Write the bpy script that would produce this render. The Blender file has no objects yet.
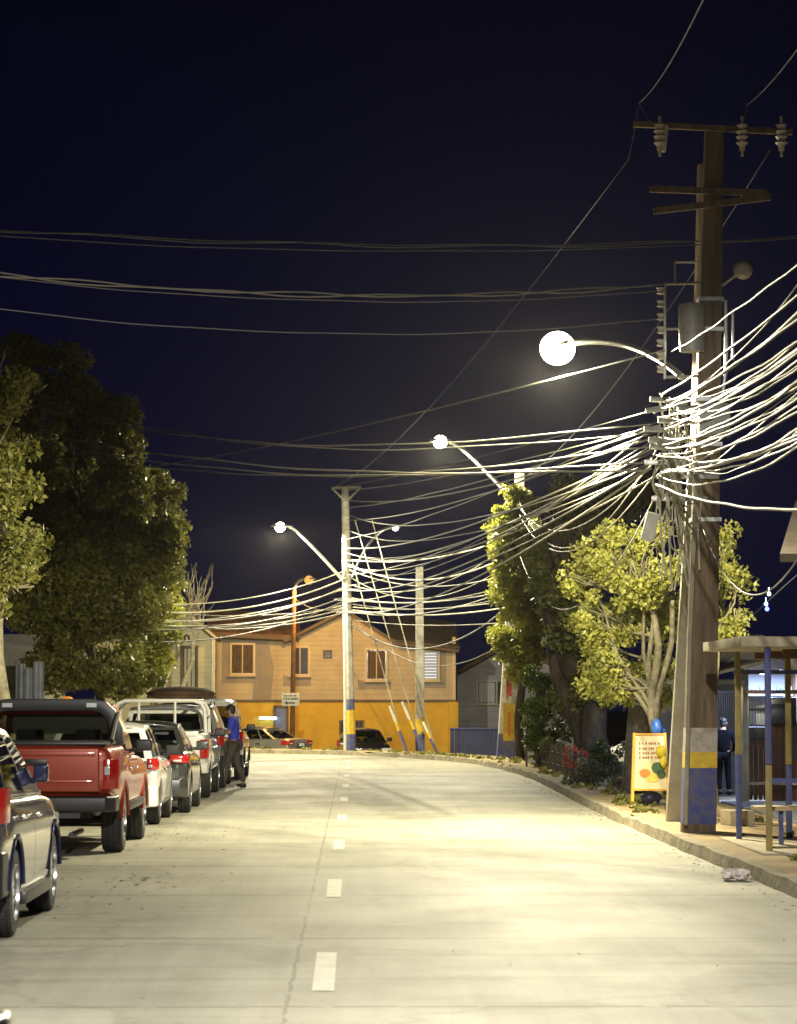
import bpy, bmesh, math, random
import numpy as np
from mathutils import Vector, Matrix
C = bpy.data.collections.new('scene_things'); bpy.context.scene.collection.children.link(C)
scn = bpy.context.scene
R = math.radians
rnd = random.Random(7)
# ------------------------------------------------------------------ camera
CAM_H = 1.75; FPX = 2750.0
YAW = math.atan(43.5/FPX); PITCH = math.atan(191/FPX)
cd = bpy.data.cameras.new('camera'); cam = bpy.data.objects.new('camera', cd); C.objects.link(cam)
cam.location = (0, 0, CAM_H); cam.rotation_euler = (R(90)+PITCH, 0, -YAW)
cd.sensor_fit = 'VERTICAL'; cd.sensor_height = 36; cd.sensor_width = 36; cd.lens = FPX*36/1024
cd.clip_start = .1; cd.clip_end = 3000
cd.dof.use_dof = True; cd.dof.focus_distance = 42; cd.dof.aperture_fstop = 5.0
scn.camera = cam
_M = cam.rotation_euler.to_matrix()
def P(px, py, D):
    """world point on the plane y = D that shows at pixel px, py (used only to measure real positions)"""
    d = _M @ Vector((px-398.5, 512-py, -FPX)); t = D/d.y
    return Vector((d.x*t, D, CAM_H+d.z*t))
def X(px, D): return P(px, 703, D).x
def Z(py, D, px=398): return P(px, py, D).z

# ------------------------------------------------------------------ materials
def mat(name, col, rough=.6, metal=0, var=0, vscale=3, bump=0, bscale=30, coat=0, emit=None, estr=0, spec=.5, stretch=(1,1,1), col2=None, detail=5):
    m = bpy.data.materials.new(name); m.use_nodes = True
    nt = m.node_tree; b = nt.nodes['Principled BSDF']
    b.inputs['Base Color'].default_value = (*col, 1)
    b.inputs['Roughness'].default_value = rough; b.inputs['Metallic'].default_value = metal
    b.inputs['Specular IOR Level'].default_value = spec
    if coat: b.inputs['Coat Weight'].default_value = coat; b.inputs['Coat Roughness'].default_value = .04
    if emit: b.inputs['Emission Color'].default_value = (*emit, 1); b.inputs['Emission Strength'].default_value = estr
    if var or bump or col2:
        tc = nt.nodes.new('ShaderNodeTexCoord'); mp = nt.nodes.new('ShaderNodeMapping')
        mp.inputs['Scale'].default_value = stretch
        nt.links.new(tc.outputs['Object'], mp.inputs['Vector'])
    if var or col2:
        n = nt.nodes.new('ShaderNodeTexNoise'); n.inputs['Scale'].default_value = vscale; n.inputs['Detail'].default_value = detail; n.inputs['Roughness'].default_value = .65
        nt.links.new(mp.outputs[0], n.inputs['Vector'])
        r = nt.nodes.new('ShaderNodeValToRGB'); r.color_ramp.elements[0].position = .36; r.color_ramp.elements[1].position = .66
        a = col2 if col2 else tuple(c*(1-var) for c in col); bb = col if col2 else tuple(min(1, c*(1+var)) for c in col)
        r.color_ramp.elements[0].color = (*a, 1); r.color_ramp.elements[1].color = (*bb, 1)
        nt.links.new(n.outputs['Fac'], r.inputs[0]); nt.links.new(r.outputs[0], b.inputs['Base Color'])
    if bump:
        n2 = nt.nodes.new('ShaderNodeTexNoise'); n2.inputs['Scale'].default_value = bscale; n2.inputs['Detail'].default_value = 4
        nt.links.new(mp.outputs[0], n2.inputs['Vector'])
        bp = nt.nodes.new('ShaderNodeBump'); bp.inputs['Strength'].default_value = bump; bp.inputs['Distance'].default_value = .03
        nt.links.new(n2.outputs['Fac'], bp.inputs['Height']); nt.links.new(bp.outputs[0], b.inputs['Normal'])
    return m
def glass_mat(name, tint=(.35,.38,.36), rough=.02):
    m = bpy.data.materials.new(name); m.use_nodes = True; nt = m.node_tree; nt.nodes.clear()
    o = nt.nodes.new('ShaderNodeOutputMaterial'); t = nt.nodes.new('ShaderNodeBsdfTransparent'); g = nt.nodes.new('ShaderNodeBsdfGlossy')
    t.inputs[0].default_value = (*tint, 1); g.inputs['Roughness'].default_value = rough; g.inputs[0].default_value = (.9,.9,.9,1)
    f = nt.nodes.new('ShaderNodeFresnel'); f.inputs[0].default_value = 1.6; mx = nt.nodes.new('ShaderNodeMixShader')
    nt.links.new(f.outputs[0], mx.inputs[0]); nt.links.new(t.outputs[0], mx.inputs[1]); nt.links.new(g.outputs[0], mx.inputs[2]); nt.links.new(mx.outputs[0], o.inputs[0])
    return m
def leaf_mat(name, c1, c2, trans=.35, vscale=1.2):
    m = bpy.data.materials.new(name); m.use_nodes = True; nt = m.node_tree; nt.nodes.clear()
    o = nt.nodes.new('ShaderNodeOutputMaterial'); p = nt.nodes.new('ShaderNodeBsdfPrincipled'); t = nt.nodes.new('ShaderNodeBsdfTranslucent')
    p.inputs['Roughness'].default_value = .45
    tc = nt.nodes.new('ShaderNodeTexCoord'); n = nt.nodes.new('ShaderNodeTexNoise'); n.inputs['Scale'].default_value = vscale; n.inputs['Detail'].default_value = 8; n.inputs['Roughness'].default_value = .8
    nt.links.new(tc.outputs['Object'], n.inputs['Vector'])
    r = nt.nodes.new('ShaderNodeValToRGB'); r.color_ramp.elements[0].position = .38; r.color_ramp.elements[1].position = .64
    r.color_ramp.elements[0].color = (*c1, 1); r.color_ramp.elements[1].color = (*c2, 1)
    nt.links.new(n.outputs['Fac'], r.inputs[0]); nt.links.new(r.outputs[0], p.inputs['Base Color']); nt.links.new(r.outputs[0], t.inputs[0])
    mx = nt.nodes.new('ShaderNodeMixShader'); mx.inputs[0].default_value = trans
    nt.links.new(p.outputs[0], mx.inputs[1]); nt.links.new(t.outputs[0], mx.inputs[2]); nt.links.new(mx.outputs[0], o.inputs[0])
    return m
def siding_mat(name, col, col2, pitch=.2, rough=.7):
    """horizontal clapboard: bump from a saw-tooth in z, peeling patches"""
    m = mat(name, col, rough, col2=col2, vscale=.9, detail=8); nt = m.node_tree; b = nt.nodes['Principled BSDF']
    tc = nt.nodes.new('ShaderNodeTexCoord'); w = nt.nodes.new('ShaderNodeTexWave'); w.bands_direction = 'Z'; w.wave_profile = 'SAW'
    w.inputs['Scale'].default_value = 2*math.pi/pitch/20.0; w.inputs['Distortion'].default_value = 0
    nt.links.new(tc.outputs['Object'], w.inputs['Vector'])
    bp = nt.nodes.new('ShaderNodeBump'); bp.inputs['Strength'].default_value = 1; bp.inputs['Distance'].default_value = .03; bp.invert = True
    nt.links.new(w.outputs['Fac'], bp.inputs['Height']); nt.links.new(bp.outputs[0], b.inputs['Normal'])
    return m

# ------------------------------------------------------------------ mesh helpers
class MB:
    def __init__(s): s.v = []; s.f = []
    def add(s, vs, fs):
        n = len(s.v); s.v += [tuple(v) for v in vs]; s.f += [tuple(i+n for i in f) for f in fs]; return s
    def box(s, c, d, rz=0, rx=0, ry=0):
        M = Matrix.Rotation(rz, 3, 'Z') @ Matrix.Rotation(ry, 3, 'Y') @ Matrix.Rotation(rx, 3, 'X'); c = Vector(c)
        vs = [c + M @ Vector((x*d[0]/2, y*d[1]/2, z*d[2]/2)) for x in (-1,1) for y in (-1,1) for z in (-1,1)]
        return s.add(vs, [(0,1,3,2),(4,6,7,5),(0,4,5,1),(2,3,7,6),(0,2,6,4),(1,5,7,3)])
    def tube(s, pts, r, n=8, cap=True):
        pts = [Vector(p) for p in pts]; k = len(pts)
        rr = r if isinstance(r, (list, tuple)) else [r]*k
        rings = []; prev = None
        for i, p in enumerate(pts):
            t = (pts[min(i+1,k-1)] - pts[max(i-1,0)]).normalized()
            if prev is None:
                u = t.orthogonal().normalized()
            else:
                u = (prev - t*prev.dot(t));  u = u.normalized() if u.length > 1e-6 else t.orthogonal().normalized()
            prev = u; w = t.cross(u)
            rings.append([p + (u*math.cos(a)+w*math.sin(a))*rr[i] for a in [2*math.pi*j/n for j in range(n)]])
        vs = [v for q in rings for v in q]; fs = []
        for i in range(k-1):
            for j in range(n):
                fs.append((i*n+j, i*n+(j+1)%n, (i+1)*n+(j+1)%n, (i+1)*n+j))
        if cap: fs.append(tuple(range(n))[::-1]); fs.append(tuple((k-1)*n+j for j in range(n)))
        return s.add(vs, fs)
    def prism(s, poly, y0, y1):
        """poly in xz, extruded along y"""
        n = len(poly); vs = [(x, y0, z) for x, z in poly] + [(x, y1, z) for x, z in poly]
        fs = [tuple(range(n)), tuple(range(n, 2*n))[::-1]] + [(i, i+n, (i+1)%n+n, (i+1)%n) for i in range(n)]
        return s.add(vs, fs)
    def lathe(s, prof, c=(0,0,0), axis='Z', n=24):
        """prof = [(r, h)]"""
        c = Vector(c); vs = []; k = len(prof)
        for r, h in prof:
            for j in range(n):
                a = 2*math.pi*j/n; x, y = r*math.cos(a), r*math.sin(a)
                vs.append(c + Vector({'Z': (x,y,h), 'X': (h,x,y), 'Y': (x,h,y)}[axis]))
        fs = [(i*n+j, i*n+(j+1)%n, (i+1)*n+(j+1)%n, (i+1)*n+j) for i in range(k-1) for j in range(n)]
        fs.append(tuple(range(n))[::-1]); fs.append(tuple((k-1)*n+j for j in range(n)))
        return s.add(vs, fs)
    def blob(s, c, r, seg=12, rings=8, jit=0, rg=None):
        c = Vector(c); r = (r,r,r) if not isinstance(r, (tuple, list)) else r; vs = []; fs = []
        for i in range(1, rings):
            th = math.pi*i/rings
            for j in range(seg):
                a = 2*math.pi*j/seg; q = 1 + (rg.uniform(-jit, jit) if rg else 0)
                vs.append(c + Vector((r[0]*math.sin(th)*math.cos(a)*q, r[1]*math.sin(th)*math.sin(a)*q, r[2]*math.cos(th)*q)))
        t = len(vs); vs += [c+Vector((0,0,r[2])), c-Vector((0,0,r[2]))]
        for i in range(rings-2):
            for j in range(seg): fs.append((i*seg+j, (i+1)*seg+j, (i+1)*seg+(j+1)%seg, i*seg+(j+1)%seg))
        for j in range(seg): fs.append((t, j, (j+1)%seg)); fs.append((t+1, (rings-2)*seg+(j+1)%seg, (rings-2)*seg+j))
        return s.add(vs, fs)
    def mesh(s, name, m, loc=(0,0,0), bevel=0, seg=2, smooth=None, sub=0):
        l = Vector(loc); me = bpy.data.meshes.new(name)
        me.from_pydata([tuple(Vector(v)-l) for v in s.v], [], s.f); me.update()
        bm = bmesh.new(); bm.from_mesh(me)
        bmesh.ops.recalc_face_normals(bm, faces=bm.faces)
        if bevel:
            es = [e for e in bm.edges if len(e.link_faces) == 2 and e.calc_face_angle(0) > R(30)]
            bmesh.ops.bevel(bm, geom=es, offset=bevel, segments=seg, affect='EDGES', clamp_overlap=True, profile=.6)
        bm.to_mesh(me); bm.free()
        if smooth is None: smooth = bevel > 0
        if smooth:
            me.polygons.foreach_set('use_smooth', [True]*len(me.polygons))
            if smooth != 'full':
                try: me.set_sharp_from_angle(angle=R(40))
                except Exception: pass
        me.materials.append(m); return me
def link(name, me, parent=None, loc=(0,0,0), rz=0):
    o = bpy.data.objects.new(name, me); C.objects.link(o); o.location = loc; o.rotation_euler.z = rz
    if parent: o.parent = parent
    return o
def part(name, mb, m, parent, **k): return link(name, mb.mesh(name, m, **k), parent)
def empty(name, loc, label, cat, rz=0, group=None):
    o = link(name, None, None, loc, rz); o.empty_display_size = .3; o['label'] = label; o['category'] = cat
    if group: o['group'] = group
    return o
def solo(name, mb, m, label, cat, group=None, loc=(0,0,0), kind=None, **k):
    o = link(name, mb.mesh(name, m, loc=loc, **k), None, loc); o['label'] = label; o['category'] = cat
    if group: o['group'] = group
    if kind: o['kind'] = kind
    return o
def struct(name, mb, m, **k):
    o = link(name, mb.mesh(name, m, **k)); o['kind'] = 'structure'; return o
def applied(me_or_obj, mods):
    """object with modifiers -> plain mesh"""
    o = me_or_obj
    for t, kw in mods:
        md = o.modifiers.new(t, t)
        for a, b in kw.items(): setattr(md, a, b)
    dg = bpy.context.evaluated_depsgraph_get(); dg.update()
    return bpy.data.meshes.new_from_object(o.evaluated_get(dg))
def temp(me):
    o = bpy.data.objects.new('temp', me); C.objects.link(o); return o
def smooth_mesh(me, ang=40):
    me.polygons.foreach_set('use_smooth', [True]*len(me.polygons))
    try: me.set_sharp_from_angle(angle=R(ang))
    except Exception: pass
def copy_thing(o, parent=None):
    c = o.copy(); C.objects.link(c); c.parent = parent
    for ch in list(o.children): copy_thing(ch, c)
    return c
def smoothstep(a, b, x):
    t = max(0, min(1, (x-a)/(b-a))); return t*t*(3-2*t)

# ------------------------------------------------------------------ shared materials
M = {}
M['concrete_pole'] = mat('concrete_pole', (.42,.40,.34), .8, var=.25, vscale=4, bump=.3, bscale=40)
M['slim_pole'] = mat('slim_pole_concrete', (.38,.36,.28), .85, col2=(.27,.25,.19), vscale=3, bump=.3)  # mottled concrete, toned darker than the other concrete poles
M['wood_pole'] = mat('wood_pole', (.16,.115,.075), .85, var=.45, vscale=6, bump=.6, bscale=30, stretch=(1,1,.12))
M['blue_paint'] = mat('blue_paint', (.045,.07,.30), .8, col2=(.13,.12,.16), vscale=7, bump=.2)
M['yellow_paint'] = mat('yellow_paint', (.62,.43,.04), .75, var=.2, vscale=6)
M['white_paint'] = mat('white_paint', (.6,.59,.5), .7, var=.12, vscale=8)
M['galv'] = mat('galvanised_steel', (.45,.46,.45), .45, .7, var=.15, vscale=10)
M['dark_metal'] = mat('dark_metal', (.05,.05,.05), .5, .5)
M['rust'] = mat('rusty_steel', (.16,.08,.04), .8, .3, var=.4, vscale=8)
M['cable'] = mat('cable_sheath', (.26,.25,.20), .55)
M['cable_mid'] = mat('grey_cable_sheath', (.20,.19,.15), .5, var=.3, vscale=6)
M['cable_darkest'] = mat('darkest_cable_sheath', (.07,.068,.06), .5, var=.3, vscale=6)  # darkest of the cable tones mixed at random
M['cable_pale'] = mat('pale_cable_sheath', (.40,.38,.27), .5, var=.25, vscale=5)
M['cable_dark'] = mat('dim_cable_sheath', (.16,.16,.155), .55)
M['ceramic'] = mat('ceramic', (.55,.5,.45), .25)
M['rubber'] = mat('tyre_rubber', (.025,.024,.024), .75, var=.25, vscale=20, bump=.5, bscale=60)
M['black_plastic'] = mat('black_plastic', (.018,.018,.02), .4)
M['alloy'] = mat('wheel_alloy', (.55,.55,.56), .25, .9)
M['chrome'] = mat('chrome', (.75,.75,.75), .12, 1)
M['red_lens'] = mat('red_lens', (.34,.010,.007), .15, coat=.6, emit=(1,.05,.02), estr=.03)
M['white_lens'] = mat('white_lens', (.55,.55,.55), .1, coat=.6)
M['amber_lens'] = mat('amber_lens', (.8,.28,.03), .2, coat=.5, emit=(1,.35,.03), estr=.4)
M['plate'] = mat('plate', (.6,.6,.58), .5)
M['car_glass'] = glass_mat('car_glass', (.42,.45,.42))
M['interior'] = mat('car_interior', (.03,.03,.032), .8)
M['house_glass'] = mat('house_glass', (.03,.03,.035), .1, spec=.6)
M['bark'] = mat('bark', (.07,.055,.04), .9, var=.5, vscale=5, bump=.9, bscale=18, stretch=(1,1,.3))
M['bark_mid'] = mat('mid_bark', (.20,.18,.12), .85, var=.4, vscale=7, bump=.5, bscale=20)
M['bark_pale'] = mat('pale_bark', (.36,.33,.22), .85, var=.3, vscale=7, bump=.5, bscale=20)
HALO_DENSITY = .00005
# ------------------------------------------------------------------ ground, road, kerbs
KERB = [(3.97,-30),(3.97,0),(3.97,24),(3.88,32),(3.85,42),(3.98,54),(4.06,62),(4.0,68),(3.84,73),(3.45,79),(2.65,84),(1.5,88.8),(-.15,92.4),(-2.3,95.3),(-6,98.5),(-14,102.5),(-45,108)]
LEFT = [(-4.75,-30),(-4.75,0),(-4.75,24),(-4.75,32),(-4.75,42),(-4.75,54),(-4.75,62),(-4.8,66),(-5.0,70),(-5.6,73),(-6.6,75.5),(-8.4,77.5),(-11,79),(-15,80),(-22,81),(-32,82),(-45,83)]
def offs(line, d):
    out = []
    for i, p in enumerate(line):
        a = Vector(line[max(0,i-1)]); b = Vector(line[min(len(line)-1,i+1)]); t = (b-a).normalized()
        out.append(Vector(p) + Vector((t.y, -t.x))*d)
    return out
def strip(mb, rows):
    """rows = list of polylines of 3D points of equal length"""
    n = len(rows[0]); vs = [p for r in rows for p in r]; fs = []
    for i in range(len(rows)-1):
        for j in range(n-1): fs.append((i*n+j, i*n+j+1, (i+1)*n+j+1, (i+1)*n+j))
    return mb.add(vs, fs)
def G(x, y):
    z = -.06 - .24*smoothstep(5.6, 7.6, x)
    yy = y + max(0, (x-1)*1.6)*(1 if y > 70 else 0)*smoothstep(70, 90, y) + .0
    drop = smoothstep(96, 110, yy if x > -3 else y - (-3-x)*.35)
    z = z*(1-drop) + (-1.0)*drop
    z -= .1*smoothstep(-5.5,-7,x)*0
    return z
xs = sorted(set([-600,-300,-150,-80,-60] + list(range(-50,51,2)) + [60,80,150,300,600] + [5.6,6,6.4,6.8,7.2,7.6]))
ys = sorted(set([-60,-30,0,20,40,60] + list(range(66,124,2)) + [130,150,200,300,500,900]))
mb = MB(); nx = len(xs)
mb.add([(x, y, G(x,y)) for y in ys for x in xs], [(j*nx+i, j*nx+i+1, (j+1)*nx+i+1, (j+1)*nx+i) for j in range(len(ys)-1) for i in range(nx-1)])
M['earth'] = mat('packed_earth', (.23,.18,.11), .95, col2=(.15,.12,.08), vscale=.8, bump=.8, bscale=6, detail=9)
struct('ground', mb, M['earth'], smooth='full')

# concrete road with joints, tyre marks and stains
def road_material():
    m = bpy.data.materials.new('road_concrete'); m.use_nodes = True; nt = m.node_tree; N = nt.nodes; L = nt.links
    b = N['Principled BSDF']; b.inputs['Roughness'].default_value = .55; b.inputs['Specular IOR Level'].default_value = .3
    tc = N.new('ShaderNodeTexCoord'); sp = N.new('ShaderNodeSeparateXYZ'); L.new(tc.outputs['Object'], sp.inputs[0])
    def noise(scale, sx=1, sy=1, detail=6, rough=.6):
        mp = N.new('ShaderNodeMapping'); mp.inputs['Scale'].default_value = (sx, sy, 1); L.new(tc.outputs['Object'], mp.inputs[0])
        n = N.new('ShaderNodeTexNoise'); n.inputs['Scale'].default_value = scale; n.inputs['Detail'].default_value = detail; n.inputs['Roughness'].default_value = rough
        L.new(mp.outputs[0], n.inputs[0]); return n.outputs['Fac']
    def ramp(src, p0, p1, c0, c1):
        r = N.new('ShaderNodeValToRGB'); r.color_ramp.elements[0].position = p0; r.color_ramp.elements[1].position = p1
        r.color_ramp.elements[0].color = (*c0, 1); r.color_ramp.elements[1].color = (*c1, 1); L.new(src, r.inputs[0]); return r.outputs[0]
    def mul(a, b_, fac=1):
        x = N.new('ShaderNodeMixRGB'); x.blend_type = 'MULTIPLY'; x.inputs[0].default_value = fac; L.new(a, x.inputs[1]); L.new(b_, x.inputs[2]); return x.outputs[0]
    def math_(op, a, v=None, b_=None):
        x = N.new('ShaderNodeMath'); x.operation = op; L.new(a, x.inputs[0])
        if b_ is not None: L.new(b_, x.inputs[1])
        elif v is not None: x.inputs[1].default_value = v
        return x.outputs[0]
    base = ramp(noise(.35, detail=8), .3, .7, (.295,.288,.225), (.385,.372,.30))
    slab = ramp(noise(1.0, .25, .6, 3), .35, .65, (.82,.82,.82), (1.08,1.08,1.08))      # broad bands across the lanes
    streak = ramp(noise(2.2, 1.6, .05, 5), .3, .7, (.84,.84,.84), (1.06,1.06,1.06))      # wheel tracks along the road
    fine = ramp(noise(30, 1, 1, 6, .8), .3, .75, (.8,.8,.8), (1.12,1.12,1.12))
    cross = ramp(noise(1.5, .12, 1.6, 4), .55, .66, (1,1,1), (.80,.79,.77))
    stain = ramp(noise(.9, 1.3, .35, 9, .75), .53, .72, (1,1,1), (.70,.69,.66))
    patch = ramp(noise(.55, 1, .35, 1, .3), .60, .612, (1,1,1), (.86,.86,.87))
    vor = N.new('ShaderNodeTexVoronoi'); vor.feature = 'DISTANCE_TO_EDGE'; vor.inputs['Scale'].default_value = .2
    wn = N.new('ShaderNodeTexNoise'); wn.inputs['Scale'].default_value = 1.4; wn.inputs['Detail'].default_value = 5; L.new(tc.outputs['Object'], wn.inputs[0])
    wm = N.new('ShaderNodeMixRGB'); wm.blend_type = 'ADD'; wm.inputs[0].default_value = .9; L.new(tc.outputs['Object'], wm.inputs[1]); L.new(wn.outputs['Color'], wm.inputs[2]); L.new(wm.outputs[0], vor.inputs['Vector'])
    crack = ramp(vor.outputs['Distance'], .004, .011, (.86,.85,.83), (1,1,1))
    specks = ramp(noise(9, 1, 1, 2, .5), .70, .74, (1,1,1), (.74,.73,.70))
    col = mul(mul(mul(mul(mul(mul(mul(mul(base, slab), streak), fine), cross), stain), patch), crack), specks)
    # transverse joints every 4.6 m and brushed grooves, one long joint by the centre line
    wob = math_('MULTIPLY', noise(2.5, 1, 1, 4), .10)
    yy = math_('ADD', sp.outputs['Y'], b_=wob)
    fr = math_('FRACT', math_('DIVIDE', yy, 4.6)); dj = math_('ABSOLUTE', math_('SUBTRACT', fr, .5))
    jm = math_('LESS_THAN', dj, .009)
    xx = math_('ADD', sp.outputs['X'], b_=wob)
    dl = math_('ABSOLUTE', math_('ADD', xx, .345)); jl = math_('LESS_THAN', dl, .013)
    j = math_('MAXIMUM', jm, b_=jl)
    brk = math_('GREATER_THAN', noise(3.0, 1, .5, 3), .42)
    j = math_('MULTIPLY', j, b_=brk)
    mx = N.new('ShaderNodeMixRGB'); mx.inputs[2].default_value = (.15,.14,.11,1); L.new(math_('MULTIPLY', j, .8), mx.inputs[0]); L.new(col, mx.inputs[1])
    L.new(mx.outputs[0], b.inputs['Base Color'])
    rr = N.new('ShaderNodeMapRange'); rr.inputs['To Min'].default_value = .5; rr.inputs['To Max'].default_value = .78
    L.new(noise(1.2, .5, .3, 5), rr.inputs[0]); L.new(rr.outputs[0], b.inputs['Roughness'])
    bp = N.new('ShaderNodeBump'); bp.inputs['Strength'].default_value = .45; bp.inputs['Distance'].default_value = .012
    L.new(noise(22, .4, 2.0, 6, .7), bp.inputs['Height']); L.new(bp.outputs[0], b.inputs['Normal'])
    return m
mb = MB()
strip(mb, [[(p[0], p[1], 0) for p in LEFT], [((p[0]+q[0])/2, (p[1]+q[1])/2, 0) for p, q in zip(LEFT, KERB)], [(p[0]+.02, p[1], 0) for p in KERB]])
struct('road', mb, road_material())
# lane dashes
M['road_paint'] = mat('worn_road_paint', (.54,.53,.46), .6, col2=(.38,.365,.30), vscale=5, detail=9)
mb = MB()
for k in range(9):
    y0 = 16.9 + 8.1*k; mb.add([(-.26,y0,.004),(-.125,y0,.004),(-.125,y0+2.6-.08*k,.004),(-.265,y0+2.6-.08*k,.004)], [(0,1,2,3)])
struct('lane_marking', mb, M['road_paint'])
# kerb
M['kerb'] = mat('kerb_concrete', (.36,.32,.22), .9, col2=(.20,.17,.11), vscale=2.2, bump=1, bscale=14, detail=9)
def kerb_mesh(line, side, w=.17, h=.14):
    mb = MB(); rg = random.Random(3); dense = []
    for a, b in zip(line, line[1:]):
        n = max(1, int((Vector(b)-Vector(a)).length/.5))
        for i in range(n): dense.append(Vector(a).lerp(Vector(b), i/n))
    dense.append(Vector(line[-1]))
    o0 = dense; o1 = offs([tuple(p) for p in dense], side*.03); o2 = offs([tuple(p) for p in dense], side*w); rows = [[],[],[],[]]
    for i, p in enumerate(o0):
        j = rg.uniform(-.02,.02); hz = h + rg.uniform(-.018,.01) - (.05 if rg.random() < .06 else 0)
        rows[0].append((p.x+j, p.y, -.03)); rows[1].append((o1[i].x+j, o1[i].y, hz)); rows[2].append((o2[i].x, o2[i].y, hz+.005)); rows[3].append((o2[i].x, o2[i].y, -.1))
    return strip(mb, rows)
struct('kerb', kerb_mesh(KERB, 1), M['kerb'])
struct('kerb', kerb_mesh(LEFT, -1), M['kerb'])
# pavements
M['pavement'] = mat('dusty_pavement', (.38,.28,.14), .95, col2=(.24,.18,.10), vscale=1.4, bump=.9, bscale=12, detail=9)
def pavement(line, side, prof):
    mb = MB(); rows = []
    for d, zf in prof:
        rows.append([(q.x, q.y, zf if not callable(zf) else zf(q.x, q.y)) for q in offs(line, side*d)])
    return strip(mb, rows)
dense = []
for a, b in zip(KERB, KERB[1:]):
    n = max(1, int((Vector(b)-Vector(a)).length/1.5))
    dense += [tuple(Vector(a).lerp(Vector(b), i/n)) for i in range(n)]
dense.append(KERB[-1])
struct('pavement', pavement(dense, 1, [(.165,.135),(1.0,.15),(1.75,.13),(2.6,-.02),(3.4,lambda x,y: G(x,y)-.05)]), M['pavement'], smooth='full')
struct('pavement', pavement(LEFT, -1, [(.165,.135),(1.2,.14),(3.5,.14),(3.6,-.1)]), M['pavement'])
# concrete pad under the bus shelter
mb = MB(); mb.box((5.0,31.0,.135),(1.35,3.6,.06)); M['pad'] = mat('concrete_pad', (.42,.37,.26), .9, var=.2, vscale=3, bump=.6, bscale=20)
struct('path', mb, M['pad'], bevel=.01)
mb = MB(); mb.add([(5.9,36,-.2),(13,36,-.2),(13,52,-.235),(5.9,52,-.235)], [(0,1,2,3)]); 
# fallen leaves and grit
M['litter_leaf'] = mat('dead_leaf', (.15,.09,.03), .9, var=.5, vscale=8)
mb = MB(); rg = random.Random(11)
def bits(mb, n, fx, fy, z, smin, smax):
    for _ in range(n):
        x, y, s, a = fx(), fy(), rg.uniform(smin, smax), rg.uniform(0, 6.28)
        zz = z + rg.uniform(.004,.02)
        vs = [(x+s*math.cos(a+t)*q, y+s*math.sin(a+t)*q, zz+rg.uniform(0,.012)) for t, q in ((0,1),(1.3,.6),(2.8,1),(4.4,.55))]
        mb.add(vs, [(0,1,2,3)])
bits(mb, 120, lambda: rg.gauss(-2.3,.5), lambda: rg.uniform(22,42), 0, .012, .035)
bits(mb, 260, lambda: rg.gauss(3.75,.1), lambda: rg.uniform(20,62), 0, .01, .03)
bits(mb, 120, lambda: rg.uniform(-4,3.6), lambda: rg.uniform(16,70), 0, .008, .02)
bits(mb, 30, lambda: rg.gauss(-2.15,.2), lambda: rg.gauss(27.3,.5), 0, .02, .05)
solo('fallen_leaves', mb, M['litter_leaf'], 'brown fallen leaves and grit scattered along the gutters', 'leaf litter', kind='stuff')
mb = MB(); rg = random.Random(5)
for k in range(5): mb.blob((rg.uniform(-.12,.12), rg.uniform(-.1,.1), .06), (.07,.06,.05), 9, 6, .35, rg)
o = solo('paper_litter', mb, mat('crumpled_paper', (.75,.68,.62), .8, var=.3, vscale=12), 'crumpled white and pink paper rubbish lying against the right kerb', 'litter'); o.location = (3.78,27.3,0)

# ------------------------------------------------------------------ sky
w = bpy.data.worlds.new('World'); scn.world = w; w.use_nodes = True; nt = w.node_tree
bg = nt.nodes['Background']; sky = nt.nodes.new('ShaderNodeTexSky'); sky.sky_type = 'NISHITA'; sky.sun_disc = False
sky.sun_elevation = R(-6); sky.sun_rotation = R(250); sky.altitude = 0
# night sky: nearly black overhead, deep navy towards the town
tcw = nt.nodes.new('ShaderNodeTexCoord'); sxyz = nt.nodes.new('ShaderNodeSeparateXYZ'); nt.links.new(tcw.outputs['Generated'], sxyz.inputs[0])
rp = nt.nodes.new('ShaderNodeValToRGB'); rp.color_ramp.elements[0].position = 0; rp.color_ramp.elements[0].color = (.0018,.0020,.016,1)
rp.color_ramp.elements[1].position = .30; rp.color_ramp.elements[1].color = (.0003,.00035,.0030,1); nt.links.new(sxyz.outputs['Z'], rp.inputs[0])
e_ = rp.color_ramp.elements.new(.12); e_.color = (.0011,.0012,.0115,1)
sc = nt.nodes.new('ShaderNodeMixRGB'); sc.blend_type = 'MULTIPLY'; sc.inputs[0].default_value = 1; sc.inputs[2].default_value = (.0002,.0002,.0003,1)
ad = nt.nodes.new('ShaderNodeMixRGB'); ad.blend_type = 'ADD'; ad.inputs[0].default_value = 1
nt.links.new(sky.outputs[0], sc.inputs[1]); nt.links.new(sc.outputs[0], ad.inputs[1]); nt.links.new(rp.outputs[0], ad.inputs[2]); nt.links.new(ad.outputs[0], bg.inputs[0]); bg.inputs[1].default_value = 1.0
vs_ = scn.view_settings; vs_.view_transform = 'Standard'; vs_.look = 'None'; vs_.gamma = 1; vs_.use_curve_mapping = False; vs_.exposure = .12

if HALO_DENSITY:  # scattering volume added to stand in for the lens glare round the lamps
    hz = bpy.data.materials.new('halo_air'); hz.use_nodes = True; nt = hz.node_tree; nt.nodes.clear(); o_ = nt.nodes.new('ShaderNodeOutputMaterial'); pv = nt.nodes.new('ShaderNodeVolumePrincipled')
    pv.inputs['Color'].default_value = (.9,.9,.9,1); pv.inputs['Density'].default_value = HALO_DENSITY; pv.inputs['Anisotropy'].default_value = .86; nt.links.new(pv.outputs[0], o_.inputs['Volume'])
    mb = MB(); mb.box((0,80,8),(150,230,22)); o_ = link('halo_haze', mb.mesh('halo_haze', hz)); o_['kind'] = 'stuff'; o_['label'] = 'thin scattering volume added to the street air to give the lamps a halo'; o_['category'] = 'halo_haze'
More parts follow.
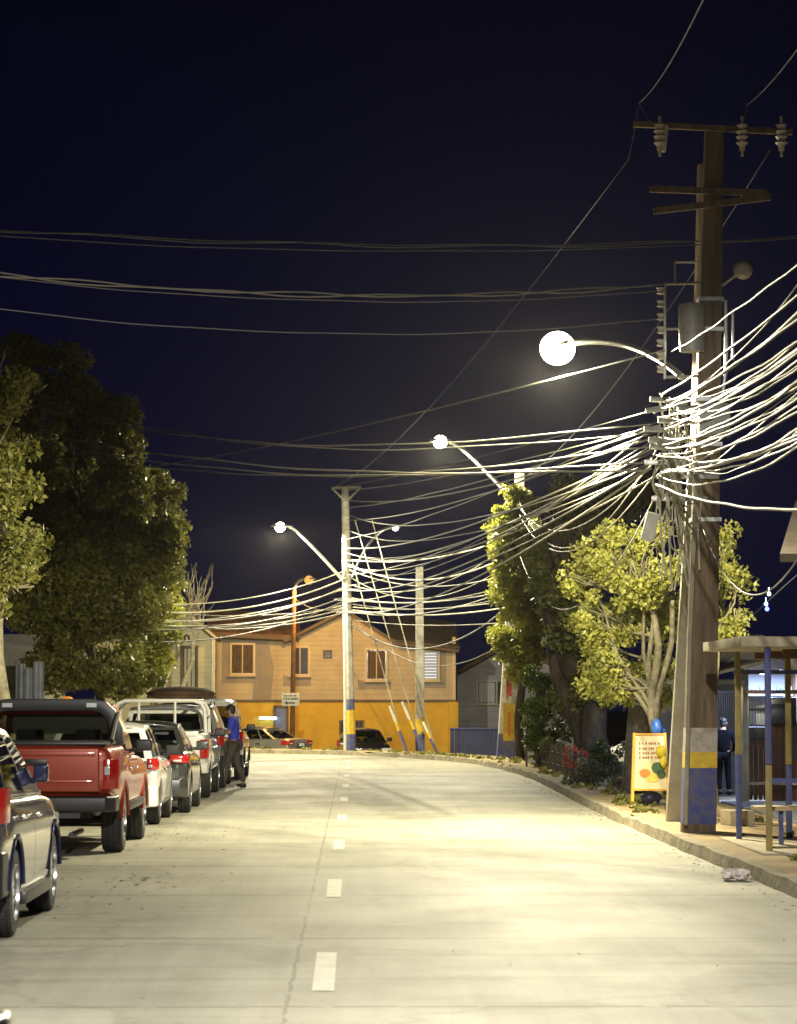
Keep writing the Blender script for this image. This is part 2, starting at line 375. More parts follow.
# ------------------------------------------------------------------ vehicles (local: +y forward, x right, origin on the ground)
def interp(prof, y):
    if y <= prof[0][0]: return prof[0][1]
    for (a, za), (b, zb) in zip(prof, prof[1:]):
        if y <= b: return za + (zb-za)*(y-a)/(b-a)
    return prof[-1][1]
def paint(name, col, metal=.35, rough=.28):
    m = mat(name, col, rough, metal, coat=.9); return m
def make_wheel(r, w, side, spokes, root, x, y):
    mb = MB(); s = side
    prof = [(r*.60,-w/2+.02),(r*.66,-w/2),(r*.93,-w/2+.005),(r*.985,-w/2+.03)]
    for g in (-.28,-.02,.24):                                   # tread ribs and grooves
        prof += [(r,w*(g-.12)),(r,w*(g+.08)),(r*.975,w*(g+.09)),(r*.975,w*(g+.12))]
    prof += [(r,w*.38),(r*.985,w/2-.03),(r*.93,w/2-.005),(r*.66,w/2),(r*.60,w/2-.02)]
    mb.lathe(prof, (0,0,0), 'X', 40)
    t = link('wheel', mb.mesh('wheel', M['rubber'], smooth=True), root, (x, y, r))
    rb = MB(); rr = r*.63
    rb.lathe([(rr,s*(w/2-.03)),(rr,s*(w/2+.002)),(rr*.93,s*(w/2+.004)),(rr*.90,s*(w/2-.05)),(rr*.90,s*(w/2-.10)),(.01,s*(w/2-.11))], (0,0,0), 'X', 32)
    for k in range(spokes):
        a = 2*math.pi*k/spokes; d = Vector((0, math.cos(a), math.sin(a))); q = Vector((0,-math.sin(a), math.cos(a)))
        for dv in (-.035, .035):
            p0 = d*.03 + q*dv*.6; p1 = d*rr*.93 + q*dv*1.5; xo = s*(w/2-.012); n = .017
            vs = [Vector((xo,0,0))+p0-q*n, Vector((xo,0,0))+p0+q*n, Vector((xo-s*.015,0,0))+p1+q*n, Vector((xo-s*.015,0,0))+p1-q*n]
            vs += [v-Vector((s*.05,0,0)) for v in vs]
            rb.add(vs, [(0,1,2,3),(4,5,6,7),(0,1,5,4),(1,2,6,5),(2,3,7,6),(3,0,4,7)])
    rb.lathe([(.055,s*(w/2-.06)),(.055,s*(w/2-.005)),(.03,s*(w/2+.004)),(.005,s*(w/2+.005))], (0,0,0), 'X', 16)
    link('rim', rb.mesh('rim', M['alloy'], smooth=True), t)

def make_car(name, label, cat, loc, rz, S, group='cars parked along the left kerb'):
    root = empty(name, loc, label, cat, rz, group)
    L, W, H = S['L'], S['W'], S['H']; pm = S['paint']; wr = S.get('wr', .32); ra = S['rear_axle']; fa = ra + S['wb']; zl = S.get('zl', .22)
    top = S['top']; h2 = W/2
    ys = [-L/2, -L/2+.05, -L/2+.2, -L/2+.45, -L/2+.8]; n = 9
    ys += [(-L/2+.8) + (L-1.7)*i/n for i in range(1, n)] + [L/2-.9, L/2-.5, L/2-.22, L/2-.06, L/2]
    vs = []; fs = []; rings = []
    for i, y in enumerate(ys):
        e = max(0, 1-(L/2-abs(y))/.55); hw = h2*(1-.16*e*e if y > 0 else 1-.07*e*e)
        zt = interp(top, y); z0 = zl + (.10*e if not S.get('truck') else .25*e)
        if i in (0, len(ys)-1): hw *= .93; zt -= .06; z0 += .06
        hh = zt - z0
        half = [(.78,z0),(.965,z0+.07),(.985,z0+hh*.22),(1.0,z0+hh*.5),(.992,z0+hh*.72),(.955,zt-.05),(.90,zt-.008),(.45,zt+.012)]
        ring = [(-a*hw, y, z) for a, z in half[::-1]] + [(a*hw, y, z) for a, z in half]
        ring.insert(8+0, ring[7]) if False else None
        rings.append(ring)
    k = len(rings[0]); mb = MB(); mb.v = [p for r in rings for p in r]
    for i in range(len(rings)-1):
        for j in range(k): mb.f.append((i*k+j, i*k+(j+1)%k, (i+1)*k+(j+1)%k, (i+1)*k+j))
    mb.f.append(tuple(range(k))[::-1]); mb.f.append(tuple((len(rings)-1)*k+j for j in range(k)))
    o = temp(mb.mesh('body', pm)); me = applied(o, [('SUBSURF', dict(levels=2, render_levels=2))]); bpy.data.objects.remove(o)
    # cut wheel wells and door seams
    cut = MB()
    for ya in (ra, fa):
        for s in (-1, 1):
            cut.lathe([(wr+.07, s*(h2-.34)), (wr+.07, s*(h2+.2))], (0, ya, wr+.01), 'X', 36)
    co = temp(cut.mesh('cut', M['interior'])); o = temp(me)
    me = applied(o, [('BOOLEAN', dict(object=co, operation='DIFFERENCE', solver='EXACT'))]); bpy.data.objects.remove(o); bpy.data.objects.remove(co)
    seam = MB()
    for y in S.get('doors', []):
        for s in (-1, 1): seam.box((s*(h2), y, (zl+.1+interp(top,y))/2+.05), (.05,.012,interp(top,y)-zl-.12))
    if S.get('doors'):
        co = temp(seam.mesh('cut', M['interior'])); o = temp(me)
        m2 = applied(o, [('BOOLEAN', dict(object=co, operation='DIFFERENCE', solver='EXACT'))]); bpy.data.objects.remove(o); bpy.data.objects.remove(co)
        if len(m2.polygons) > 200: me = m2
    smooth_mesh(me, 32); me.name = 'body'; body = link('body', me, root)
    # cabin shell: pillars + roof with holes for glass
    yb0, yt0, yt1, yb1 = S['cab']; wb = S.get('wb_cab', h2*.9); wt = S.get('wt_cab', h2*.68)
    z0 = lambda y: interp(top, y) - .06
    def side_pt(s, y, t):            # y measured along belt, t 0..1 up
        f = (y-yb0)/(yb1-yb0); yt = yt0 + (yt1-yt0)*f
        zt = H - .05 - .05*abs(2*f-1)**2; zb = z0(y)
        bul = .035*math.sin(math.pi*min(1,t)*.8)
        return Vector((s*((wb+(wt-wb)*t)+bul), y+(yt-y)*t, zb+(zt-zb)*t))
    splits = [yb0] + S['pillars'] + [yb1]
    cab = MB(); T = [0, .5, 1]; glass = []
    pw = S.get('pillar', .045)
    def panel(mbx, a, b, c, d): mbx.add([a,b,c,d], [(0,1,2,3)])
    def framed(mb, q, fr_l, fr_r, fr_b, fr_t, glass_to, blank=False):
        """q(u,v) -> point; builds a frame of quads around a hole and the pane that fills it"""
        us = [0, fr_l, 1-fr_r, 1]; vs_ = [0, fr_b, .5, 1-fr_t, 1]
        for i in range(3):
            for j in range(4):
                if i == 1 and j in (1, 2) and not blank: 
                    glass_to.add([q(us[i],vs_[j]), q(us[i+1],vs_[j]), q(us[i+1],vs_[j+1]), q(us[i],vs_[j+1])], [(0,1,2,3)]); continue
                mb.add([q(us[i],vs_[j]), q(us[i+1],vs_[j]), q(us[i+1],vs_[j+1]), q(us[i],vs_[j+1])], [(0,1,2,3)])
    sides = []
    for s in (-1, 1):
        for a, b in zip(splits, splits[1:]):
            g = MB(); ln = b-a; first = a == yb0; last = b == yb1
            framed(cab, lambda u, v, s=s, a=a, b=b: side_pt(s, a+(b-a)*u, v), min(.4,(pw*(2.2 if first else 1))/ln), min(.3,pw/ln*(1.3 if last else 1)), .14, .10, g, blank=S.get('blank_rear_side') and first)
            if g.f: sides.append(g)
    def cross(y): return lambda u, v: side_pt(-1, y, v).lerp(side_pt(1, y, v), u) + Vector((0, (-.06 if y == yb0 else .10)*math.sin(math.pi*u), .02*math.sin(math.pi*u)*v))
    rg_, fg_ = MB(), MB()
    framed(cab, cross(yb0), .07, .07, S.get('rear_low',.16), .12, rg_); framed(cab, cross(yb1), .05, .05, .1, .08, fg_)
    # roof
    n1, n2 = 8, 6; rv = []
    ysr = splits if False else [yb0+(yb1-yb0)*i/n1 for i in range(n1+1)]
    for y in ysr:
        a, b = side_pt(-1, y, 1), side_pt(1, y, 1); f = (y-yb0)/(yb1-yb0)
        for j in range(n2+1):
            u = j/n2; p = a.lerp(b, u); e = math.sin(math.pi*u)
            p.z += .055*e**.6*(1-.3*abs(2*f-1)**3) + (.02*e if y in (yb0,yb1) else 0); p.y += (-.06*e if y == yb0 else .10*e if y == yb1 else 0); rv.append(p)
    cab.add(rv, [(i*(n2+1)+j, i*(n2+1)+j+1, (i+1)*(n2+1)+j+1, (i+1)*(n2+1)+j) for i in range(n1) for j in range(n2)])
    me = cab.mesh('roof_and_pillars', S.get('cab_paint', pm)); bm = bmesh.new(); bm.from_mesh(me); bmesh.ops.remove_doubles(bm, verts=bm.verts, dist=.002); bmesh.ops.recalc_face_normals(bm, faces=bm.faces); bm.to_mesh(me); bm.free()
    o = temp(me); me = applied(o, [('SOLIDIFY', dict(thickness=.03, offset=-1)), ('BEVEL', dict(width=.012, segments=2, limit_method='ANGLE', angle_limit=R(50)))]); bpy.data.objects.remove(o)
    smooth_mesh(me, 35); me.name = 'roof_and_pillars'; link('roof_and_pillars', me, root)
    def pane(nm, g, dy=0):
        me = g.mesh(nm, M['car_glass'], smooth='full'); ob = link(nm, me, root)
        return ob
    for g in sides: pane('side_window', g)
    pane('rear_window', rg_); pane('windscreen', fg_)
    # interior tub cover, seats, headrests
    it = MB(); it.box((0,(yb0+yb1)/2, interp(top,(yb0+yb1)/2)+.004), (wb*1.7, (yb1-yb0)*.86, .03)); 
    part('cabin_floor', it, M['interior'], root)
    for yy in S.get('seats', [yb0+.55, (yb0+yb1)/2+.15]):
        for sx in (-.36, .36):
            st = MB(); zb = z0(yy); st.box((sx, yy, zb+.06), (.46,.12,.24)); st.box((sx, yy-.03, zb+.27), (.24,.09,.17)); 
            part('seat', st, M['interior'], root, bevel=.03)
    # wheels
    for ya in (ra, fa):
        for s in (-1, 1): make_wheel(wr, S.get('ww',.21), s, S.get('spokes',5), root, s*(h2-S.get('ww',.21)/2-.015), ya)
    # underside
    ub = MB(); ub.box((0,(ra+fa)/2, zl+.06),(W*.62, L*.86,.2)); ub.tube([(-h2*.8,ra,wr),(h2*.8,ra,wr)], .05); ub.tube([(.35,ra+.6,.22),(.4,-L/2+.05,.25)], .035)
    part('underbody', ub, M['black_plastic'], root)
    # rear lights, bumper, plate, trim
    lz, lh, lw, ld = S.get('tail', (.85,.2,.22,.25))
    yr = -L/2
    for s in (-1, 1):
        t = MB()
        e = MB(); pts = [(s*(h2*.955-lw), yr+.015), (s*h2*.90, yr+.02), (s*h2*.965, yr+.09), (s*h2*1.004, yr+ld), (s*h2*.95, yr+ld), (s*(h2*.93-lw), yr+.09)]
        zc = [lz-lh/2, lz+lh/2]; vs2 = [(x, y-.022 if k_ < 2 else y, z) for z in zc for k_, (x, y) in enumerate(pts)]; m6 = 6
        e.add(vs2, [tuple(range(m6)), tuple(range(m6,2*m6))] + [(i, (i+1)%m6, (i+1)%m6+m6, i+m6) for i in range(m6)])
        tl = part('tail_light', e, M['red_lens'], root, bevel=.015)
        inn = MB(); inn.box((s*(h2*.93-lw*.45), yr-.022, lz+lh*(.12 if lh > .3 else -.2)), (lw*.5,.02,lh*.28)); part('reversing_lamp', inn, M['white_lens'], tl, bevel=.006)
    bu = MB(); bz, bh = S.get('bumper', (.48,.2)); bm_ = S.get('bumper_mat', M['black_plastic'])
    pts = [(-h2*.985, yr+.42), (-h2*.975, yr+.10), (-h2*.86, yr-.035), (0, yr-.07), (h2*.86, yr-.035), (h2*.975, yr+.10), (h2*.985, yr+.42), (h2*.8, yr+.42), (h2*.8, yr+.15), (-h2*.8, yr+.15), (-h2*.8, yr+.42)]
    m_ = len(pts); bu.add([(x,y,z) for z in (bz-bh/2, bz+bh/2) for x, y in pts], [tuple(range(m_)), tuple(range(m_,2*m_))] + [(i, (i+1)%m_, (i+1)%m_+m_, i+m_) for i in range(m_)])
    if S.get('wr',.32)+.07 < 99:
        part('rear_bumper', bu, bm_, root, bevel=.03, seg=3)
    pl = MB(); px_, pz_ = S.get('plate', (0, .78)); pl.box((px_, yr-.045 if pz_ > bz+bh/2 else yr-.09, pz_), (.36,.012,.12)); part('number_plate', pl, M['plate'], root, bevel=.004)
    if S.get('plate_frame', True):
        pf = MB(); pf.box((px_, yr-.02, pz_), (.52,.035,.18)); part('plate_recess', pf, M['black_plastic'], root, bevel=.01)
    # front
    fb = MB(); fb.box((0, L/2-.02, .42), (W*.8,.12,.2)); fb.box((0, L/2-.0, .62), (W*.5,.07,.14)); part('grille', fb, M['black_plastic'], root, bevel=.03)
    for s in (-1, 1):
        hl = MB(); zf = interp(top, L/2-.3)-.16; hl.box((s*h2*.70, L/2-.11, zf), (W*.22,.24,.15), rz=-s*.38); part('headlight', hl, M['white_lens'], root, bevel=.03)
        mi = MB(); ym = yb1-.42; zm = interp(top, ym)+.08+(.05 if S.get('mir',0)<0 else 0)
        mo = S.get('mir', .05); mi.box((s*(h2+mo), ym, zm+.02), (.20*S.get('msc',1),.11,.145)); mi.box((s*(h2+mo-.10), ym+.03, zm-.04), (.14,.07,.05))
        part('wing_mirror', mi, S.get('mirror', pm), root, bevel=.035, seg=3)
    for y in S.get('handles', []):
        for s in (-1, 1):
            hd = MB(); hd.box((s*(h2+.012), y, interp(top,y)-.17), (.035,.19,.035)); part('door_handle', hd, S.get('handle_mat', M['chrome']), root, bevel=.012)
    if S.get('sill'):
        for s in (-1, 1):
            sl = MB(); sl.box((s*(h2-.02), (ra+fa)/2, zl+.06), (.07, fa-ra-2*wr-.18, .10)); part('side_sill', sl, M['black_plastic'], root, bevel=.02)
    if S.get('arch'):
        for ya in (ra, fa):
            for s in (-1, 1):
                ar = MB(); pts = [(s*(h2-.012), ya+(wr+.075)*math.cos(a), wr+.01+(wr+.075)*math.sin(a)) for a in [math.pi*(.02+.96*i/18) for i in range(19)]]
                ar.tube(pts, .022, 6); part('wheel_arch_trim', ar, S['arch'], root, smooth=True)
    if S.get('belt'):
        for s in (-1, 1):
            bt = MB(); bt.tube([side_pt(s, y, .10)+Vector((s*.006,0,0)) for y in [yb0+.1+(yb1-yb0-.2)*i/8 for i in range(9)]], .011, 6); part('window_trim', bt, M['chrome'], root, smooth=True)
    if S.get('rails'):
        for s in (-1, 1):
            rl = MB(); rl.tube([side_pt(s,yb0+.35,1)+Vector((-s*.03,0,.02))] + [side_pt(s, yb0+.5+(yb1-yb0-1.0)*i/5, 1)+Vector((-s*.03,0,.085)) for i in range(6)] + [side_pt(s,yb1-.35,1)+Vector((-s*.03,0,.02))], .017, 8); part('roof_rail', rl, M['galv'], root, smooth=True)
    if S.get('wiper'):
        wp = MB(); wp.tube([cross(yb0)(.5,.18)+Vector((0,-.03,0)), cross(yb0)(.72,.42)+Vector((0,-.03,0))], .01, 6); part('rear_wiper', wp, M['black_plastic'], root)
    # dark inner wheel-well liner
    return root
def suv_top(L, zr=.98, zb=1.02, zc=1.0, zf=.82): return [(-L/2, zr), (-L/2+.3, zb), (L/2-1.25, zc), (L/2-.5, (zc+zf)/2+.05), (L/2, zf)]
G_ROW = 'cars parked along the left kerb'
grey = paint('slate_grey_paint', (.014,.018,.055), .25, .2)
make_car('parked_car', 'slate grey hatchback at the left edge, nearest of the parked row', 'car', (-3.43, 22.12, 0), 0, dict(
    L=4.2, W=1.80, H=1.62, paint=grey, rear_axle=-1.28, wb=2.6, wr=.335, ww=.22, spokes=5, zl=.2, top=suv_top(4.2,1.0,1.07,1.02,.80),
    cab=(-2.0,-1.55,.05,1.15), pillars=[-1.25,.0], doors=[-.12,.95], handles=[-.05,-1.0], tail=(1.0,.26,.2,.34), bumper=(.50,.34), sill=True, arch=paint('slate_grey_arch_paint',(.014,.018,.055),.25,.2), belt=True, wiper=True, mir=-.06, msc=.6, seats=[-1.1,0]))
redp = paint('red_pickup_paint', (.31,.038,.012), .2, .36)
pk = make_car('pickup_truck', 'red double cab pickup with black sport bar, second in the row', 'pickup', (-3.63, 34.05, 0), 0, dict(
    L=5.1, W=1.86, H=1.78, paint=redp, rear_axle=-1.40, wb=3.05, wr=.375, ww=.25, spokes=6, zl=.46, truck=True,
    top=[(-2.55,1.27),(-.98,1.27),(-.92,1.14),(.95,1.12),(2.0,1.06),(2.55,.9)], cab=(-.92,-.72,.35,1.15), wb_cab=.83, wt_cab=.66, pillars=[.1], doors=[-.92,.05,1.05], handles=[-.75,.2],
    tail=(.94,.34,.12,.10), bumper=(.60,.18), plate=(-.12,.70), plate_frame=False, arch=redp, mirror=M['black_plastic'], belt=True, seats=[-.45,.35], sill=True))
def pickup_extras(pk, bedcol, cover=True):
    t = MB(); t.box((0,-2.57,.99),(1.44,.05,.50)); tg = part('tailgate', t, bedcol, pk, bevel=.02, seg=3)
    e = MB(); e.box((0,-2.60,1.17),(1.36,.025,.05)); e.box((0,-2.603,.86),(1.30,.02,.03)); part('pressing', e, bedcol, tg, bevel=.01)
    h = MB(); h.box((0,-2.612,1.08),(.26,.03,.07)); part('tailgate_handle', h, M['black_plastic'], tg, bevel=.012)
    hitch = MB(); hitch.tube([(0,-2.4,.46),(0,-2.72,.46)], .035); hitch.blob((0,-2.74,.5), .04); hitch.box((0,-2.5,.48),(1.0,.08,.08)); part('tow_hitch', hitch, M['dark_metal'], pk)
pickup_extras(pk, redp)
t = MB(); t.box((0,-1.74,1.285),(1.60,1.52,.045)); part('tonneau_cover', t, M['black_plastic'], pk, bevel=.02)
# sport bar: wide flat hoop behind the cab
t = MB(); outer = [(-.88,1.26),(-.86,1.45),(-.78,1.66),(-.66,1.77),(-.5,1.80),(.5,1.80),(.66,1.77),(.78,1.66),(.86,1.45),(.88,1.26)]
inner = [(-.74,1.26),(-.72,1.42),(-.67,1.56),(-.60,1.63),(-.5,1.655),(.5,1.655),(.60,1.63),(.67,1.56),(.72,1.42),(.74,1.26)]
n = len(outer)
for y0_, y1_ in ((-1.22,-1.06),):
    vs = [(x,y,z) for y in (y0_,y1_) for x,z in outer] + [(x,y,z) for y in (y0_,y1_) for x,z in inner]; fs = []
    for i in range(n-1):
        fs += [(i,i+1,n+i+1,n+i), (2*n+i,2*n+i+1,3*n+i+1,3*n+i), (i,i+1,2*n+i+1,2*n+i), (n+i,n+i+1,3*n+i+1,3*n+i)]
    fs += [(0,n,3*n,2*n),(n-1,2*n-1,4*n-1,3*n-1)]
    t.add(vs, fs)
sb = part('sport_bar', t, M['black_plastic'], pk, bevel=.02, seg=2)
for s in (-1,1):
    t = MB(); t.tube([(s*.80,-1.15,1.62),(s*.80,-1.55,1.5),(s*.80,-2.0,1.31)], .035, 8); part('brace', t, M['black_plastic'], sb, smooth=True)
    t = MB(); t.box((s*.5,-1.228,1.725),(.12,.012,.05)); part('vent', t, M['galv'], sb)
t = MB(); t.blob((.12,-.35,1.80),(.07,.05,.03)); part('marker_light', t, M['amber_lens'], pk, smooth='full')
whitep = paint('white_paint_car', (.72,.72,.70), .0, .25)
make_car('parked_car', 'small white hatchback between the red pickup and the dark sedan', 'car', (-3.66, 41.25, 0), 0, dict(
    L=3.75, W=1.72, H=1.48, paint=whitep, rear_axle=-1.18, wb=2.36, wr=.30, ww=.19, zl=.18, top=suv_top(3.75,.92,.97,.95,.74),
    cab=(-1.75,-1.35,.0,.95), pillars=[-1.05,-.1], doors=[-.2,.8], handles=[-.15,-.95], tail=(.88,.16,.12,.2), bumper=(.42,.3), bumper_mat=whitep, mirror=M['black_plastic']))
darkp = paint('graphite_paint', (.075,.08,.078), .6, .25)
make_car('parked_car', 'dark grey sedan with pale rear window, behind the white hatchback', 'car', (-3.48, 45.65, 0), 0, dict(
    L=4.4, W=1.74, H=1.46, paint=darkp, rear_axle=-1.35, wb=2.6, wr=.31, ww=.2, zl=.18, top=[(-2.2,.93),(-2.0,1.0),(-1.5,1.0),(1.0,.94),(1.7,.86),(2.2,.72)],
    cab=(-1.62,-.95,.15,1.15), pillars=[-1.05,-.05], doors=[-.15,.95], handles=[-.1,-.95], tail=(.87,.13,.26,.26), bumper=(.42,.3), bumper_mat=darkp, belt=True))
wp2 = paint('white_pickup_paint', (.70,.70,.66), .0, .3)
pk2 = make_car('pickup_truck', 'white pickup with a tall white tube rack over its bed', 'pickup', (-3.56, 52.75, 0), 0, dict(
    L=5.1, W=1.80, H=1.72, paint=wp2, rear_axle=-1.40, wb=3.05, wr=.365, ww=.23, zl=.42, truck=True,
    top=[(-2.55,1.22),(-.98,1.22),(-.92,1.10),(.95,1.08),(2.0,1.0),(2.55,.86)], cab=(-.92,-.74,.35,1.15), wb_cab=.80, wt_cab=.66, pillars=[.1], doors=[-.92,.05,1.05], handles=[-.75,.2],
    tail=(.92,.34,.11,.10), bumper=(.56,.18), bumper_mat=wp2, plate=(0,.68), plate_frame=False, mirror=M['black_plastic'], seats=[-.45,.35]))
pickup_extras(pk2, wp2)
t = MB()
for yy in (-2.42,-1.15):
    t.tube([(-.84,yy,1.2),(-.82,yy,1.62),(-.76,yy,1.74),(-.62,yy,1.79),(.62,yy,1.79),(.76,yy,1.74),(.82,yy,1.62),(.84,yy,1.2)], .036, 8)
for xx in (-.38,.28): t.tube([(xx,-2.42,1.2),(xx,-2.42,1.79)], .026, 8)
for xx in (-.62,.62): t.tube([(xx,-2.42,1.79),(xx,.6,1.80)], .03, 8)
for s in (-1,1): t.tube([(s*.83,-2.42,1.5),(s*.83,-1.15,1.5)], .026, 8)
part('tube_rack', t, wp2, pk2, smooth=True)
t = MB(); t.box((0,-1.75,1.235),(1.52,1.5,.04)); part('tonneau_cover', t, M['black_plastic'], pk2, bevel=.02)
silv = paint('silver_paint', (.42,.43,.44), .7, .28)
make_car('parked_car', 'silver four wheel drive wagon with the person in blue at its rear', 'car', (-3.58, 58.55, 0), 0, dict(
    L=4.6, W=1.82, H=1.76, paint=silv, rear_axle=-1.35, wb=2.7, wr=.36, ww=.23, zl=.3, top=suv_top(4.6,1.08,1.12,1.08,.88), rails=True,
    cab=(-2.22,-2.0,.2,1.15), pillars=[-1.3,-.1], doors=[-.2,.95], handles=[-.1,-1.1], tail=(1.06,.36,.10,.14), bumper=(.55,.26), sill=True))
make_car('parked_van', 'white rounded van with black wing mirrors, farthest of the parked row', 'van', (-3.42, 64.6, 0), 0, dict(
    L=4.5, W=1.80, H=1.86, paint=whitep, rear_axle=-1.4, wb=2.8, wr=.34, ww=.22, zl=.26, top=suv_top(4.5,1.12,1.16,1.08,.82), blank_rear_side=True,
    cab=(-2.15,-2.05,.55,1.45), pillars=[-.6,.35], doors=[-.6,.3,1.15], handles=[.42,-.9], tail=(.95,.32,.08,.08), bumper=(.48,.24), mirror=M['black_plastic'], arch=M['black_plastic'], sill=True))
t = MB(); rg = random.Random(4)
t.box((0,0,.05),(1.35,1.7,.06)); t.blob((0,0,.12),(.74,.95,.15),22,8,.05,rg)
o = solo('roof_load', t, mat('brown_tarpaulin', (.10,.06,.03), .8, var=.3, vscale=4, bump=.6, bscale=6), 'low brown tarpaulin covered load strapped on the silver wagon roof', 'roof load', smooth='full'); o.location = (-3.65, 58.2, 1.83)
champ = paint('champagne_paint', (.42,.40,.33), .6, .3)
make_car('sedan', 'champagne silver sedan at the junction before the yellow house', 'car', (-3.95, 105.5, -.60), R(57), dict(
    L=4.55, W=1.78, H=1.46, paint=champ, rear_axle=-1.35, wb=2.65, wr=.32, ww=.2, zl=.18, top=[(-2.27,.95),(-2.05,1.02),(-1.5,1.01),(1.0,.95),(1.75,.86),(2.27,.72)],
    cab=(-1.68,-.95,.15,1.2), pillars=[-1.05,-.05], doors=[-.15,.95], handles=[-.1,-.95], tail=(.86,.16,.4,.3), bumper=(.42,.3), bumper_mat=champ, belt=True), group='cars beyond the junction')
blackp = paint('black_paint', (.012,.012,.014), .2, .22)
make_car('hatchback', 'black hatchback facing the camera behind the leaning striped pole', 'car', (X(364,105), 105, -.68), R(187), dict(
    L=3.9, W=1.70, H=1.48, paint=blackp, rear_axle=-1.2, wb=2.45, wr=.30, ww=.19, zl=.18, top=suv_top(3.9,.92,.97,.95,.74),
    cab=(-1.8,-1.4,.0,.95), pillars=[-1.05,-.1], doors=[-.2,.8], tail=(.88,.24,.18,.3), bumper=(.42,.3)), group='cars beyond the junction')
make_car('sedan', 'white car parked behind the right trees, facing left', 'car', (X(648,92), 92, -.62), R(78), dict(
    L=4.4, W=1.76, H=1.48, paint=whitep, rear_axle=-1.35, wb=2.6, wr=.32, ww=.2, zl=.18, top=[(-2.2,.93),(-2.0,1.0),(-1.5,1.0),(1.0,.94),(1.7,.86),(2.2,.72)],
    cab=(-1.62,-.95,.15,1.15), pillars=[-1.05,-.05], doors=[-.15,.95], handles=[-.1,-.95], tail=(.86,.16,.36,.3), bumper=(.42,.3), mirror=M['black_plastic']), group='cars beyond the junction')
make_car('parked_car', 'black car corner low in the bottom left of the picture', 'car', (-1.73, 5.09, 0), 0, dict(
    L=4.2, W=1.76, H=1.44, paint=blackp, rear_axle=-1.28, wb=2.5, wr=.32, ww=.2, zl=.18, top=[(-2.1,.93),(-1.8,1.0),(1.0,.94),(1.7,.84),(2.1,.76)],
    cab=(-1.8,-1.2,.0,1.0), pillars=[-1.0,-.1], doors=[-.2,.8], tail=(.88,.2,.25,.3), bumper=(.42,.3)), group='cars near the camera')
# ------------------------------------------------------------------ poles, lamps
def ground_pole(name, label, base, topp, r0, r1, bands, m, n=14, square=False, cat='utility pole', group=None):
    """tapered pole in local coords with painted bands as parts; bands=[(z0,z1,material)] heights along the pole"""
    root = empty(name, tuple(base), label, cat, 0, group); v = Vector(topp)-Vector(base); Lh = v.z
    def at(z): return Vector((v.x*z/Lh, v.y*z/Lh, z))
    def rad(z): return r0+(r1-r0)*z/Lh
    t = MB(); zs = [0-.3] + [Lh*i/10 for i in range(1,11)]
    if square:
        vs = []; 
        for z in zs:
            c = at(z); r = rad(z)
            vs += [(c.x-r,c.y-r*.8,z),(c.x+r,c.y-r*.8,z),(c.x+r,c.y+r*.8,z),(c.x-r,c.y+r*.8,z)]
        fs = [(i*4+j,i*4+(j+1)%4,(i+1)*4+(j+1)%4,(i+1)*4+j) for i in range(len(zs)-1) for j in range(4)] + [(0,1,2,3),tuple(len(zs)*4-4+j for j in range(4))]
        t.add(vs, fs)
        part('shaft', t, m, root, bevel=.015)
    else:
        t.tube([at(z) for z in zs], [rad(z) for z in zs], n); part('shaft', t, m, root, smooth=True)
    for z0_, z1_, bm_ in bands:
        t = MB()
        if square:
            vs = []
            for z in (z0_, z1_):
                c = at(z); r = rad(z)+.004; q = rad(z)*.8+.004; vs += [(c.x-r,c.y-q,z),(c.x+r,c.y-q,z),(c.x+r,c.y+q,z),(c.x-r,c.y+q,z)]
            t.add(vs, [(j,(j+1)%4,4+(j+1)%4,4+j) for j in range(4)])
        else: t.tube([at(z0_), at(z1_)], [rad(z0_)+.004, rad(z1_)+.004], n, cap=False)
        part('painted_band', t, bm_, root, smooth=not square)
    return root
def bezier(a, b, c, n=14):
    a, b, c = Vector(a), Vector(b), Vector(c); return [a*(1-t)**2 + b*2*t*(1-t) + c*t*t for t in [i/n for i in range(n+1)]]
def street_lamp(label, root_pt, mid, head, col, watts, estr, r=.045, hl=.62, bowl=.17, direction=None, strap=True, lamp_r=.13):
    root = empty('street_lamp', tuple(root_pt), label, 'street lamp', 0, 'street lamps'); o = Vector(root_pt)
    d = (Vector(head)-Vector(mid)); d.z = 0; d.normalize(); q = Vector((-d.y, d.x, 0))
    t = MB(); t.tube([p-o for p in bezier(root_pt, mid, head)], r, 10); part('arm', t, M['galv'], root, smooth=True)
    h = Vector(head)-o; t = MB()
    rows = [(-.12,.05,.05),(0,.09,.07),(.2,.15,.10),(.45,.16,.10),(hl,.06,.05)]; vs = []
    for s, wd, ht in rows:
        c = h + d*s
        for a in range(10):
            an = math.pi*a/9; vs.append(c + q*math.cos(an)*wd + Vector((0,0,math.sin(an)*ht)))
    fs = [(i*10+j,i*10+(j+1)%10,(i+1)*10+(j+1)%10,(i+1)*10+j) for i in range(4) for j in range(10)] + [tuple(range(10)), tuple(40+j for j in range(10))]
    t.add(vs, fs); hd = part('lamp_head', t, M['galv'], root, bevel=.01)
    em = mat('lamp_bowl', tuple(c*c*.35 for c in col), .3, emit=col, estr=estr)
    t = MB(); c = h + d*.30 - Vector((0,0,.01)); t.blob(c, (bowl,bowl,bowl*.95), 28, 18); part('glass_bowl', t, em, hd, smooth='full')
    ld = bpy.data.lights.new('lamp_light', 'SPOT'); ld.spot_size = R(180); ld.spot_blend = .05; ld.energy = watts; ld.color = col; ld.shadow_soft_size = lamp_r
    lo = bpy.data.objects.new('lamp_light', ld); C.objects.link(lo); lo.parent = root; lo.location = c - Vector((0,0,bowl*.95+lamp_r*.8))
    return root
BL, YE, WH = M['blue_paint'], M['yellow_paint'], M['white_paint']
DM = 34.6
